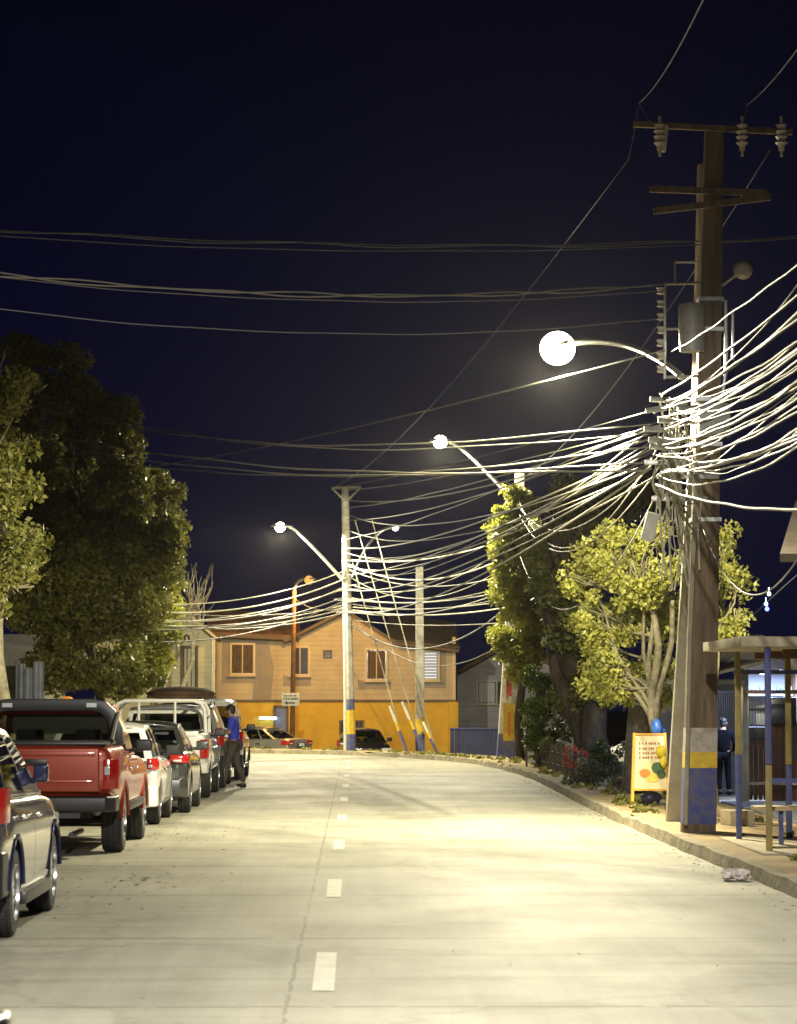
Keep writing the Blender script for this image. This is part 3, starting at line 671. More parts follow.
# main wooden pole, twin behind it
b0 = P(698,829,DM); b0.z = .14; tp = P(714,131,DM)
root = ground_pole('utility_pole', 'thick weathered wooden pole with blue and yellow painted base at the right kerb', b0, tp, .205, .115, [(.10,.80,BL),(.80,1.0,YE),(1.0,1.30,mat('peeling_poster', (.5,.47,.42), .8, col2=(.25,.22,.2), vscale=5))], M['wood_pole'], square=True, group='utility poles')
def rel(px, py, D=DM): return P(px,py,D)-Vector(root.location)
# crossarms, insulators and fittings
for a, b_ in (((652,214),(768,200)), ((648,192),(764,196))):
    t = MB(); t.tube([rel(*a)+Vector((0,-.2,0)), rel(*b_)+Vector((0,-.2,0))], .055, 4); part('crossarm', t, M['wood_pole'], root)
t = MB(); t.tube([rel(632,127)+Vector((0,-.17,0)), rel(790,135)+Vector((0,-.17,0))], .05, 4); part('crossarm', t, M['wood_pole'], root)
for px in (658,740,779):
    t = MB(); c = rel(px,140)+Vector((0,-.2,0)); t.tube([c+Vector((0,0,.26)), c-Vector((0,0,.25))], .02, 8)
    t.lathe([(.03,.17),(.075,.15),(.045,.1),(.08,.07),(.045,.03),(.08,0),(.045,-.04),(.08,-.08),(.04,-.12),(.035,-.18)], c, 'Z', 14); part('insulator', t, M['ceramic'], root, smooth=True)
t = MB(); c = rel(658,142)+Vector((.07,-.2,0)); t.box(c, (.05,.05,.34), ry=.12); part('fuse_holder', t, M['white_paint'], root, bevel=.01)
for k in range(7):
    t = MB(); c = rel(660,292+13*k)+Vector((0,-.1,0)); t.lathe([(.02,-.05),(.055,-.035),(.03,0),(.055,.035),(.02,.05)], c, 'Z', 12); part('spool_insulator', t, M['ceramic'], root, smooth=True)
t = MB(); t.tube([rel(664,285)+Vector((0,-.1,0)), rel(664,380)+Vector((0,-.1,0))], .018, 6)
for yy in (285,330,378): t.tube([rel(664,yy)+Vector((0,-.1,0)), rel(704,yy-2)], .018, 6)
t.tube([rel(675,262), rel(675,284)], .015, 6); t.tube([rel(675,262), rel(697,262)], .015, 6)
part('insulator_rack', t, M['galv'], root)
t = MB(); t.box(rel(710,422)+Vector((.02,-.24,0)), (.40,.16,.42)); bx = part('junction_box', t, mat('grey_cabinet', (.30,.30,.29), .6, .2, var=.15, vscale=6), root, bevel=.02)
t = MB(); t.box(rel(710,422)+Vector((.02,-.33,.0)), (.34,.012,.36)); part('box_door', t, bx.data.materials[0], bx, bevel=.006)
for py, x0, x1 in ((464,643,720),(478,655,716),(500,650,705)):
    t = MB(); t.box((rel(x0,py)+rel(x1,py))/2+Vector((0,-.24,0)), ((rel(x1,py)-rel(x0,py)).x, .07, .06)); part('steel_bracket', t, M['galv'], root, bevel=.006)
for py in (300,330,400,445,520): 
    t = MB(); r_ = .215-.09*(829-py)/700+.008; c = rel(698+16*(829-py)/698,py); t.box(c, (2*r_+.01, r_*1.6+.015, .05)); part('steel_strap', t, M['galv'], root)
t = MB(); c = rel(690,330)+Vector((0,-.2,0)); t.lathe([(.02,-.32),(.16,-.3),(.17,0),(.17,.25),(.15,.3),(.02,.33)], c, 'Z', 18); part('transformer_can', t, mat('can_paint', (.32,.31,.28), .55, .2, var=.2, vscale=6), root, smooth=True)
t = MB(); c = rel(742,271)+Vector((0,-.1,0)); t.lathe([(.01,-.07),(.08,-.055),(.12,0),(.125,.01),(.01,.012)], c, 'Y', 24); dk = part('dish', t, M['ceramic'], root, smooth=True)
t = MB(); t.tube([c, rel(716,290)], .02, 6); part('dish_bracket', t, M['galv'], root)
t = MB(); a_ = P(686,825,DM-.35)-Vector(root.location); t.tube([a_, P(690,640,DM-.35)-Vector(root.location), P(697,470,DM-.3)-Vector(root.location)], .028, 8); part('conduit', t, M['slim_pole'], root, smooth=True)
t = MB(); t.tube([P(726,300,DM)-Vector(root.location), P(726,370,DM)-Vector(root.location), P(722,400,DM)-Vector(root.location)], .025, 6); t.tube([P(733,310,DM)-Vector(root.location), P(733,360,DM)-Vector(root.location)], .02, 6); part('conduit', t, M['galv'], root, smooth=True)
# twin pole just behind
b1 = P(692,812,38); b1.z = .12; tp1 = P(706,165,38)
ground_pole('utility_pole', 'dark wooden pole standing directly behind the main painted pole', b1, tp1, .16, .12, [], M['wood_pole'], group='utility poles')
# slim leaning concrete pole
b2 = P(673,820,37.6); b2.z = .14; tp2 = P(693,470,37.4)
ground_pole('utility_pole', 'slim pale concrete pole leaning against the thick wooden pole', b2, tp2, .10, .068, [], M['slim_pole'], n=10, square=True, group='utility poles')
# concrete block at foot of pole
t = MB(); t.box((5.02,36.2,.24),(.34,.4,.22), rz=.2); solo('concrete_block', t, M['pad'], 'small concrete block on the ground right of the painted pole', 'block', bevel=.02)
# tangle of cables hanging on the main pole
rg = random.Random(21); t = MB()
for k in range(30):
    y0_ = rg.uniform(395,470); x0_ = rg.uniform(652,692); x1_ = rg.uniform(655,700); y1_ = rg.uniform(480,590)
    a, c = P(x0_,y0_,DM-.3), P(x1_,y1_,DM-.3); m_ = (a+c)/2 + Vector((rg.uniform(-.25,.2), rg.uniform(-.15,.1), rg.uniform(-.25,.1)))
    t.tube(bezier(a,m_,c,8), rg.choice([.007,.010,.014]), 5)
for k in range(12):
    c = P(rg.uniform(656,690), rg.uniform(395,560), DM-.33); rr = rg.uniform(.10,.26); ph = rg.uniform(0,6)
    pts = [c + Vector((math.cos(a)*rr*.6, rg.uniform(-.02,.02), math.sin(a)*rr)) for a in [ph+i*.5 for i in range(rg.randint(9,14))]]
    t.tube(pts, .010, 5)
solo('cable_tangle', t, M['cable_pale'], 'messy knot of looped cables hanging on the side of the main pole', 'cables')
t = MB(); t.box(P(650,527,DM-.3), (.16,.12,.36), ry=.25); solo('splice_box', t, M['white_paint'], 'pale plastic splice box hanging below the cable knot', 'box', bevel=.02)
rg = random.Random(8)
for k in range(9):
    px, py = rg.uniform(652,688), rg.uniform(398,448); c = P(px,py,DM-.35)
    t = MB(); t.tube([c-Vector((.13,0,0)), c+Vector((.13,0,rg.uniform(-.04,.04)))], .035, 8); t.tube([c, c+Vector((0,.2,0))], .02, 6)
    solo('cable_clamp', t, M['galv'], 'pale steel cable clamp in the knot on the main pole', 'clamp', 'cable clamps on the main pole')
# lamps
WHT = (1,.90,.60)
street_lamp('nearest lit street lamp, very bright, on a long curved arm over the road', P(682,377,DM+.1), P(630,330,DM+1.8), P(566,345,DM+3.8), WHT, 9200, 50, bowl=.25)
# striped concrete pole, second right pole inside the tree
b3 = P(507,764,80.5); b3.z = .13; tp3 = P(520,470,80.5)
pp = ground_pole('utility_pole', 'wide tapered concrete pole with a yellow poster over its blue base', b3, tp3, .30, .14, [(.0,.72,BL)], M['concrete_pole'], square=True, group='utility poles')
t = MB(); c = P(509,722,80.1)-b3; t.box(c, (.34,.03,1.10)); po = part('poster', t, YE, pp)
t = MB(); c = P(509,684,80.1)-b3; t.box(c, (.16,.03,.85)); t2 = part('figure_panel', t, mat('red_print', (.5,.09,.04), .7, var=.5, vscale=6), pp)
t = MB(); t.box(P(510,700,80.05)-b3, (.10,.02,.22)); t.box(P(509,676,80.05)-b3, (.08,.02,.14)); part('white_print', t, WH, pp)
t = MB(); t.box(P(509,724,80.06)-b3, (.08,.02,.7)); part('orange_print', t, mat('orange_print', (.65,.2,.02), .7), pp)
b4 = P(516,763,81.5); b4.z = .13; tp4 = P(514,678,81.5)
ground_pole('bollard', 'short pale square post leaning beside the poster pole', b4, P(519,688,81.3), .15, .13, [(.0,1.15,BL)], M['concrete_pole'], square=True, cat='post')
street_lamp('second lit street lamp, smaller glow, on a straight slanting arm', P(519,506,80.5), P(462,443,80.2), P(450,442,80.1), WHT, 8200, 70, r=.06, bowl=.20)
# far left pole with two lamps
b5 = P(350,757,93.5); b5.z = .12; tp5 = P(345,487,93.5)
def zpx(py, D=93.5): return P(350,py,D).z-b5.z
fp = ground_pole('utility_pole', 'tall concrete pole at the junction with blue, yellow and blue bands', b5, tp5, .20, .12, [(zpx(752),zpx(734),BL),(zpx(734),zpx(710),YE),(zpx(710),zpx(699),BL)], M['concrete_pole'], n=8, group='utility poles')
t = MB(); a = P(332,488,93.4)-b5; c = P(361,487,93.4)-b5; t.tube([a,c], .05, 4); t.tube([a, P(344,500,93.4)-b5], .035, 6); t.tube([c, P(348,500,93.4)-b5], .035, 6)
part('crossarm', t, M['concrete_pole'], fp)
for py, hw_ in ((600,.5),(612,.45),(590,.35)):
    t = MB(); c = P(349,py,93.3)-b5; t.box(c+Vector((0,-.2,0)), (2*hw_,.08,.07)); part('steel_bracket', t, M['galv'], fp)
t = MB(); t.tube([P(345,752,93.2)-b5, P(345,625,93.2)-b5], .05, 8); part('conduit', t, WH, fp, smooth=True)
street_lamp('left lit street lamp on the striped junction pole', P(345,583,93.4), P(297,527,93), P(289,527,93), WHT, 7400, 70, r=.05, bowl=.17)
street_lamp('small dim street lamp on the right arm of the striped junction pole', P(352,578,93.7), P(371,528,96), P(393,527,98.5), (1,.88,.7), 700, 22, r=.04, bowl=.11)
# plain square pole
b6 = P(420,758,92); b6.z = .12; tp6 = P(419.5,567,92)
ground_pole('utility_pole', 'short straight concrete pole with flat top, blue and yellow base', b6, tp6, .155,.12, [(.05,P(420,734,92).z-b6.z,BL),(P(420,734,92).z-b6.z,P(420,719,92).z-b6.z,YE)], M['concrete_pole'], square=True, group='utility poles')
# guy wires with painted guards
for (gx, gy), (mx_, my_), (tx, ty), D, lab in (((407,753),(390,706),(352,560),91.5,'leftmost'), ((424,756),(402,702),(355,520),91.2,'middle'), ((437,757),(423,722),(372,520),90.9,'rightmost')):
    g = P(gx,gy,D); g.z = .12; m_ = P(mx_,my_,D+.5); tt = P(tx,ty,93.3)
    rt = empty('guy_wire', tuple(g), lab+' of the three slanting guy wires with painted guard tubes', 'guy wire', 0, 'guy wires at the junction')
    t = MB(); t.tube([Vector((0,0,-.1)), tt-g], .018, 5); part('wire', t, M['cable_pale'], rt)
    k1 = (m_-g)*.45
    t = MB(); t.tube([Vector((0,0,0)), k1], .05, 8); part('guard', t, BL, rt, smooth=True)
    t = MB(); t.tube([k1, k1*1.45], .05, 8); part('guard', t, YE, rt, smooth=True)
    t = MB(); t.tube([k1*1.45, m_-g], .05, 8); part('guard', t, WH, rt, smooth=True)
# sodium lamp with street sign
D7 = 112.5; b7 = P(292,757,D7); b7.z = -1.0
op = ground_pole('utility_pole', 'thin rusty pole of the orange lamp before the house', b7, P(294,590,D7), .11, .085, [], M['rust'], n=8, cat='lamp pole', group='utility poles')
street_lamp('orange glowing sodium street lamp in front of the gabled house', P(294,592,D7), P(296,580,D7-.1), P(303,580,D7-.3), (1,.50,.11), 1900, .95, r=.05, bowl=.19, lamp_r=.08)
c = P(290.5,699.5,D7-.3); rt = empty('street_sign', tuple(c), 'white direction sign with lettering and black arrow on the orange lamp pole', 'sign')
t = MB(); t.box((0,0,0), (.72,.03,.52)); part('panel', t, WH, rt, bevel=.008)
t = MB(); rg = random.Random(2)
for zz, n_, h_ in ((.15,9,.07),(.03,7,.08)):
    x = -.29
    while x < .27: 
        w_ = rg.uniform(.03,.06); t.box((x+w_/2,-.02,zz),(w_,.008,h_)); x += w_+rg.choice([.012,.015,.04])
t.box((.03,-.02,-.14),(.30,.008,.06)); t.add([(-.12,-.024,-.06),(-.12,-.024,-.22),(-.26,-.024,-.14)],[(0,1,2)])
part('lettering', t, mat('sign_ink', (.05,.05,.05), .6), rt)
# lamp behind the camera on its own pole: lights the foreground
pb = Vector((4.5,7.0,.14)); ground_pole('utility_pole', 'wooden pole just out of view beside the camera carrying a street lamp', pb, (4.5,7.0,8.6), .18, .13, [], M['wood_pole'], cat='utility pole', group='utility poles')
street_lamp('white street lamp above the camera lighting the foreground', (4.5,7.0,6.9), (2.8,7.3,7.7), (.9,7.8,7.4), (1,.95,.86), 10500, 60)
# lamp on the far left side road pole (hidden by crown) none

# ------------------------------------------------------------------ cables
def cable(a, b, sag, r, m, label, group, n=20, wob=0, name='overhead_cable', strands=1):
    a, b = Vector(a), Vector(b); t = MB(); rg = random.Random(int(a.x*100+b.z*77)+int(sag*10))
    for s_ in range(strands):
        ph = rg.uniform(0,6); pts = []
        for i in range(n+1):
            u = i/n; p = a.lerp(b,u); p.z -= 4*sag*u*(1-u)
            if wob: p.z += wob*math.sin(ph+u*23+s_*3.1)*math.sin(u*9+ph); p.x += wob*.4*math.sin(u*31+ph)
            pts.append(p-a)
        t.tube(pts, r*.82, 5)
    if m is M['cable_pale']: m = rg.choice([M['cable_pale'],M['cable_pale'],M['cable'],M['cable_mid'],M['cable_darkest']])
    o = link(name, t.mesh(name, m, smooth='full'), None, tuple(a)); o['label'] = label; o['category'] = 'cable'
    if group: o['group'] = group
    return o
CG = 'overhead cables'
# crossing high above the road
hi = [((-60,226,30),(880,232,36),.20,.010,'highest twisted cable crossing the dark sky'),((-60,232,30),(880,231,36),.24,.008,'thin cable just below the highest one across the sky'),
      ((-60,268,30),(668,284,DM),.22,.012,'loosely wrapped cable across the sky, second level'),((-60,270,30),(668,290,DM),.24,.008,'thin cable sagging under the wrapped cable in the sky'),
      ((-60,301,30),(668,318,DM),.28,.008,'lowest of the high cables, reaching the main pole below the rack')]
for (a, b_, sg, r_, lb), st in zip(hi, (2,1,2,1,1)):
    cable(P(*a), P(*b_), sg, r_, M['cable_dark'] if r_ < .0105 else M['cable'], lb, CG, 30, .03 if st > 1 else .008, strands=st)
mid = [((-40,410,62),(645,470,DM),.5,.017,'bright cable'),((-40,418,62),(648,462,DM),.6,.014,''),((-40,380,62),(650,424,DM),.75,.012,''),((-40,366,62),(650,432,DM),.85,.010,''),((60,448,62),(655,446,DM),.5,.014,'')]
for a, b_, sg, r_, _ in mid: cable(P(*a), P(*b_), sg, r_, M['cable'], 'cable crossing the road from the left trees to the knot on the main pole', 'cables crossing to the left trees', 30, .02)
# main pole to far junction pole
fan = [(655,437,346,500,1.1,.018),(652,449,346,548,1.3,.020),(655,455,346,560,1.6,.016),(660,430,346,520,1.0,.014),(648,466,346,590,1.7,.022),(652,452,347,575,1.1,.016),(660,425,347,490,.5,.011),(668,470,347,602,1.2,.018),(665,350,130,470,.5,.014),(690,400,346,486,.3,.010),(660,440,347,566,2.3,.014),(650,468,347,612,2.0,.020)]
for x0,y0,x1,y1,sg,r_ in fan: cable(P(x0,y0,DM-.2), P(x1,y1,93.2) if x1 > 320 else P(x1,y1,75), sg*.3, r_, M['cable_pale'], 'cable running from the main pole knot to the striped junction pole', 'cables from main pole to junction pole', 26)
# lines past the junction pole into the left trees
lf = [(120,602,570),(110,607,578),(100,612,586),(90,620,588),(90,624,596),(80,636,600),(80,618,604),(80,612,608),(60,604,612),(60,596,606)]
for k,(x0,y0,y1) in enumerate(lf): cable(P(x0,y0,79), P(347,y1,93.2), .45+.1*(k%3), .026 if k%3 else .018, M['cable_pale'], 'pale cable from the striped junction pole into the left trees', 'cables from junction pole to left trees', 18)
# junction pole to poster pole
jr = [(350,565,500,560,1.0),(350,570,505,575,.8),(352,578,505,566,1.5),(352,600,512,590,.4),(352,604,512,596,.5),(352,607,512,600,.3),(352,610,515,606,.4),(352,598,512,584,.6),(352,620,512,622,.25),(352,625,515,600,2.0),(352,585,505,548,1.2),(352,618,520,630,2.4),(352,560,505,540,.5),(352,612,512,588,.7)]
for k,(x0,y0,x1,y1,sg) in enumerate(jr): cable(P(x0,y0,93.2), P(x1,y1,80.6), sg*.55, (.030,.020,.016)[k%3], M['cable_pale'], 'pale cable between the striped junction pole and the poster pole', 'cables from junction pole to poster pole', 18)
# poster pole back to the main pole behind the trees
for k,(y0,y1) in enumerate(((500,445),(505,455),(490,430),(540,470))): cable(P(515,y0,80.5), P(668,y1,DM), 1.0+.3*k, .014, M['cable'], 'cable behind the yellow tree from the poster pole to the main pole', 'cables from main pole to poster pole', 18)
cable(P(294,598,D7), P(347,606,93.3), .3, .018, M['cable'], 'short slack cable from the orange lamp pole to the junction pole', CG, 12)
cable(P(347,660,117.6), P(349,608,93.4), .4, .016, M['cable'], 'service cable from the gabled house wall to the junction pole', CG, 12)
# overhead to the right, towards and over the camera
rt_ = [(672,352,870,205,19,.25,.014),(662,395,870,232,19,.45,.020),(666,402,870,240,19,.5,.022),(662,410,870,262,19,.5,.020),(672,415,870,276,19,.55,.016),(668,425,870,285,19,.6,.020),(664,430,870,300,18,.7,.018),(660,438,870,318,18,.85,.020),(660,446,870,334,18,.95,.018),(662,448,870,352,17,.6,.014),(665,470,870,405,17,.95,.020),(662,472,870,398,17,.9,.018),(655,484,870,505,18,.5,.022),(690,478,870,325,18,.15,.010)]
for x0,y0,x1,y1,D1,sg,r_ in rt_: cable(P(x0,y0,DM-.35), P(x1,y1,D1), sg*rnd.uniform(.1,.5), r_*.85, M['cable_pale'], 'pale cable fanning from the main pole knot up to the right edge', 'cables fanning to the right', 24, .01)
rg5 = random.Random(55)
for k in range(16):
    x0, y0 = rg5.uniform(655,690), rg5.uniform(395,480); y1 = y0 - rg5.uniform(60,240); D1 = rg5.uniform(15,22)
    cable(P(x0,y0,DM-.35), P(870,y1,D1), rg5.uniform(.02,.4), rg5.choice([.007,.010,.013]), M['cable_pale'], 'pale cable fanning from the main pole knot up to the right edge', 'cables fanning to the right', 24, .012)
for k in range(8):
    x0, y0 = rg5.uniform(648,662), rg5.uniform(420,470)
    cable(P(x0,y0,DM-.2), P(346,rg5.uniform(492,600),93.2), rg5.uniform(.1,1.0), rg5.choice([.008,.012,.016]), M['cable_pale'], 'cable running from the main pole knot to the striped junction pole', 'cables from main pole to junction pole', 26, .01)
cable(P(660,393,DM-.3), P(735,396,DM-2), .35, .016, M['cable_pale'], 'slack loop of cable drooping right across the main pole above the grey box', CG, 14)
cable(P(700,520,DM-.2), P(797,560,26), .6, .010, M['cable'], 'thin dark cable sagging from the pole to the building at the right edge', CG, 16)
cable(P(672,480,DM-.3), P(720,575,DM+3), .2, .010, M['cable_pale'], 'thin wire slanting down across the pole to the right', CG, 12)
# power lines from the top crossarms
cable(P(639,103,DM), P(730,-60,18), .15, .008, M['cable_dark'], 'left power line rising from the top crossarm over the camera', 'power lines', 16)
cable(P(747,105,DM), P(850,-30,18), .1, .008, M['cable_dark'], 'middle power line rising from the top crossarm over the camera', 'power lines', 16)
cable(P(628,160,DM), P(333,488,93.4), .6, .008, M['cable_dark'], 'power line from the top crossarm down towards the junction', 'power lines', 16)
cable(P(770,150,DM), P(520,480,80.5), .6, .008, M['cable_dark'], 'right power line from the top crossarm down to the poster pole', 'power lines', 16)
for x0, y0, x1, y1, lb in ((639,103,658,128,'left'),(628,160,639,103,'far left'),(747,105,740,128,'middle')):
    cable(P(x0,y0,DM), P(x1,y1,DM-.2), .05, .008, M['cable_dark'], lb+' jumper wire looping over the top insulators', 'jumper wires', 8)
# ------------------------------------------------------------------ houses
rg = random.Random(31)
def wallpoly(name, pts_px, D, thick, m, parent, o, bevel=0):
    poly = []
    for px, py in pts_px:
        p = P(px,py,D); poly.append((p.x-o.x, p.z-o.z))
    t = MB(); t.prism(poly, D-o.y, D-o.y+thick); return part(name, t, m, parent)
def window(root, o, x0, y0, x1, y1, D, frame_m, fw=.09, bars_v=1, bars_h=0, curtain=None, lit=None, sill=True, blinds=False):
    a, b = P(x0,y1,D)-o, P(x1,y0,D)-o; W, H = b.x-a.x, b.z-a.z; y = D-o.y
    f = MB(); c = Vector(((a.x+b.x)/2, y-.03, (a.z+b.z)/2))
    f.box(c+Vector((0,0,H/2+fw/2)), (W+2*fw,.10,fw)); f.box(c-Vector((0,0,H/2+fw/2)), (W+2*fw,.10,fw)); f.box(c+Vector((W/2+fw/2,0,0)), (fw,.10,H)); f.box(c-Vector((W/2+fw/2,0,0)), (fw,.10,H))
    for k in range(bars_v): f.box(c+Vector((-W/2+W*(k+1)/(bars_v+1),.0,0)), (.045,.05,H))
    for k in range(bars_h): f.box(c+Vector((0,.0,-H/2+H*(k+1)/(bars_h+1))), (W,.05,.04))
    fr = part('window', f, frame_m, root, bevel=.01)
    g = MB(); g.box(c+Vector((0,.02,0)), (W,.02,H)); part('pane', g, lit or M['house_glass'], fr)
    if curtain:
        cu = MB(); n = 14; vs = []
        for k in range(n+1):
            x = -W/2+.04+(W-.08)*k/n; yy = .005 + .012*(-1)**k
            vs += [(c.x+x, c.y+.0+yy-.008, c.z-H/2+.03), (c.x+x, c.y+yy-.008, c.z+H/2-.03)]
        cu.add(vs, [(2*k,2*k+2,2*k+3,2*k+1) for k in range(n)]); part('curtain', cu, curtain, fr)
    if blinds:
        bl = MB(); n = 9
        for k in range(n): bl.box(c+Vector((-.02,-.0,-H/2+H*(k+.5)/n)), (W-.08,.012,H/n*.5))
        part('blinds', bl, blinds, fr)
    if sill:
        s_ = MB(); s_.box(c-Vector((0,.06,H/2+fw+.03)), (W+2*fw+.12,.20,.05)); part('sill', s_, frame_m, fr, bevel=.008)
    return fr
M['siding_tan'] = siding_mat('tan_clapboard', (.43,.37,.25), (.32,.28,.20), .21)
M['siding_cream'] = siding_mat('cream_clapboard', (.50,.47,.30), (.40,.38,.25), .21)
M['siding_grey'] = siding_mat('grey_clapboard', (.40,.40,.46), (.32,.32,.36), .22)
M['yellow_wall'] = mat('yellow_wall', (.55,.36,.035), .8, col2=(.46,.30,.03), vscale=1.5, bump=.2, bscale=8)
M['patch'] = mat('bare_board_patch', (.20,.20,.20), .85, col2=(.27,.24,.18), vscale=2)
M['roof_rust'] = mat('rusty_corrugated_roof', (.14,.085,.05), .8, var=.5, vscale=1.5, bump=.4, bscale=5)
M['roof_dark'] = mat('dark_roof', (.06,.055,.05), .8, var=.3, vscale=2)
M['trim_dark'] = mat('dark_trim', (.10,.075,.05), .7)
M['frame_tan'] = mat('tan_frame', (.50,.42,.28), .6)
M['curtain_brown'] = mat('brown_curtain', (.085,.06,.04), .9, var=.3, vscale=6)
D = 118; zg = -1.05
def hp(px, z, D): p = P(px, 703, D); p.z = z; return p
o = hp(335, zg, D); root = empty('house', tuple(o), 'two storey house with tan boards above a yellow ground floor and central gable', 'house', 0, 'houses at the junction')
zsplit = P(335,701,D).z
# lower storey
def rect_wall(name, x0, x1, z0, z1, D, th, m, root, o):
    a, b = P(x0,703,D).x-o.x, P(x1,703,D).x-o.x; t = MB(); t.prism([(a,z0-o.z),(b,z0-o.z),(b,z1-o.z),(a,z1-o.z)], D-o.y, D-o.y+th); return part(name, t, m, root)
rect_wall('ground_floor_wall', 211, 456, zg-.3, zsplit-.002, D-.04, 9, M['yellow_wall'], root, o)
zw = P(213,701,D).z
wallpoly('upper_wall', [(211,701),(455,701),(455,648),(395,641),(345,613),(292,637),(211,633)], D, 8.9, M['siding_tan'], root, o)
t = MB(); a, b = P(211,701,D)-o, P(456,701,D)-o; t.box(((a.x+b.x)/2, D-o.y-.06, zsplit-o.z), (b.x-a.x,.05,.10)); part('storey_band', t, M['trim_dark'], root)
for x in (212.5, 454):
    t = MB(); a = P(x,701,D)-o; h_ = P(x,637,D).z-P(x,701,D).z; t.box((a.x,-.02,a.z+h_/2), (.14,.08,h_)); part('corner_board', t, M['frame_tan'], root)
# roofs: left slope, right slope, gable
def roof_slab(name, pts, m, root, o, th=.10):
    vs = [Vector(p)-o for p in pts] ; vs += [v+Vector((0,0,th)) for v in vs]; n = len(pts)
    t = MB(); t.add(vs, [tuple(range(n)), tuple(range(n,2*n))] + [(i,(i+1)%n,(i+1)%n+n,i+n) for i in range(n)]); return part(name, t, m, root)
def PD(px,py,D,dx=0,dy=0,dz=0): p = P(px,py,D); return Vector((p.x+dx,p.y+dy,p.z+dz))
e0, e1 = PD(207,634,D-.5), PD(300,638,D-.5)
roof_slab('roof', [e0, e1, PD(300,638,D+4.5,dz=1.0), PD(207,634,D+4.5,dz=1.0)], M['roof_rust'], root, o)
e0, e1 = PD(388,641,D-.5), PD(460,649,D-.5)
roof_slab('roof', [e0, e1, PD(455,649,D+4.5,dz=1.1), PD(388,641,D+4.5,dz=1.1)], M['roof_dark'], root, o)
pk_, gl, gr = PD(345,611,D-.5), PD(284,642,D-.5), PD(399,645,D-.5); back = Vector((0,9,0))
roof_slab('gable_roof', [gl, pk_, pk_+back, gl+back], M['roof_rust'], root, o); roof_slab('gable_roof', [pk_, gr, gr+back, pk_+back], M['roof_rust'], root, o)
t = MB(); 
for a, b in ((gl,pk_),(pk_,gr)): t.tube([a-o+Vector((0,-.03,.02)), b-o+Vector((0,-.03,.02))], .09, 4)
part('barge_board', t, M['trim_dark'], root)
t = MB(); t.tube([PD(207,635,D-.52)-o, PD(292,639,D-.52)-o], .08, 4); part('fascia', t, M['trim_dark'], root)
t = MB(); t.tube([PD(392,643,D-.52)-o, PD(459,651,D-.52)-o], .08, 4); part('fascia', t, M['trim_dark'], root)
for x0,y0,x1,y1 in ((222,639,262,683),(283,676,311,686),(358,680,391,689),(417,644,446,688)):
    wallpoly('bare_patch', [(x0,y1),(x1,y1),(x1,y0),(x0,y0)], D-.012, .03, M['patch'], root, o)
wallpoly('bare_patch', [(252,700),(271,700),(274,668),(268,640),(262,640),(256,660)], D-.008, .02, M['patch'], root, o)
window(root, o, 232,645,253,673, D, M['frame_tan'], .10, 1, 0, curtain=M['curtain_brown'])
window(root, o, 292,648,308,674, D, M['frame_tan'], .09, 1, 0)
window(root, o, 367,650,386,679, D, M['frame_tan'], .08, 1, 0, curtain=M['curtain_brown'])
blm = mat('window_blind', (.5,.55,.6), .6, emit=(.72,.85,1), estr=.45)
window(root, o, 424,652,438,679, D, M['frame_tan'], .08, 0, 0, lit=mat('lit_pane', (.1,.1,.12), .4, emit=(.55,.7,.9), estr=.12), blinds=blm)
window(root, o, 324,651,331,657, D, M['trim_dark'], .04, 0, 2, sill=False)
window(root, o, 341,722,348,732, D-.05, M['trim_dark'], .08, 1, 0, sill=False)
window(root, o, 356,722,362,732, D-.05, M['trim_dark'], .08, 1, 0, sill=False)
dr = MB(); a, b = P(276,745,D-.1)-o, P(286,708,D-.1)-o; dr.box(((a.x+b.x)/2, -.12,(a.z+b.z)/2), (b.x-a.x,.06,b.z-a.z)); d_ = part('door', dr, mat('blue_door', (.10,.14,.30), .5), root)
dr = MB(); 
for x in (274.5,287.5): dr.box((P(x,720,D).x-o.x,-.13,(a.z+b.z)/2), (.10,.10,b.z-a.z+.1))
dr.box(((a.x+b.x)/2,-.13,b.z+.06),(b.x-a.x+.2,.10,.12)); part('door_frame', dr, M['trim_dark'], d_)
# tube light on the yellow wall
c = P(268,718.5,D-.3); rt = empty('tube_light', tuple(c), 'glowing pale blue fluorescent tube on the yellow ground floor wall', 'light')
t = MB(); t.tube([(-.36,0,0),(.36,0,0)], .035, 10); part('tube', t, mat('tube_glow', (.8,.9,1), .4, emit=(.55,.85,1), estr=14), rt, smooth=True)
t = MB(); t.box((0,.10,.05),(.8,.12,.05)); t.box((0,.2,.02),(.1,.16,.05)); part('fitting', t, WH, rt)
# cream gabled house on the left
D2 = 113; o = hp(170, -1.0, D2); root = empty('house', tuple(o), 'cream clapboard house with a tall window, left of the tan and yellow house', 'house', 0, 'houses at the junction')
wallpoly('wall', [(95,760),(213.5,760),(213.5,636),(168,600),(120,632),(95,640)], D2, 4.5, M['siding_cream'], root, o)
pk_, gl, gr = PD(168,598,D2-.35), PD(88,648,D2-.35), PD(216,638,D2-.35); back = Vector((0,4.9,0))
roof_slab('roof', [gl,pk_,pk_+back,gl+back], M['roof_dark'], root, o); roof_slab('roof', [pk_,gr,gr+back,pk_+back], M['roof_rust'], root, o)
t = MB(); t.tube([gl-o, pk_-o, gr-o], .07, 4); part('barge_board', t, M['siding_cream'], root)
t = MB(); a = P(213,760,D2)-o; b = P(213,637,D2)-o; t.box((a.x,-.03,(a.z+b.z)/2),(.14,.08,b.z-a.z)); part('corner_board', t, WH, root)
window(root, o, 183,648,196,691, D2, M['trim_dark'], .10, 2, 0, curtain=mat('pale_curtain', (.42,.42,.34), .8))
t = MB(); c = P(187,638,D2-.1)-o; t.tube([c+Vector((-.10,0,-.12)), c+Vector((-.08,0,.08)), c+Vector((0,0,.14)), c+Vector((.08,0,.08)), c+Vector((.10,0,-.12))], .03, 6); part('wall_bracket', t, M['dark_metal'], root)
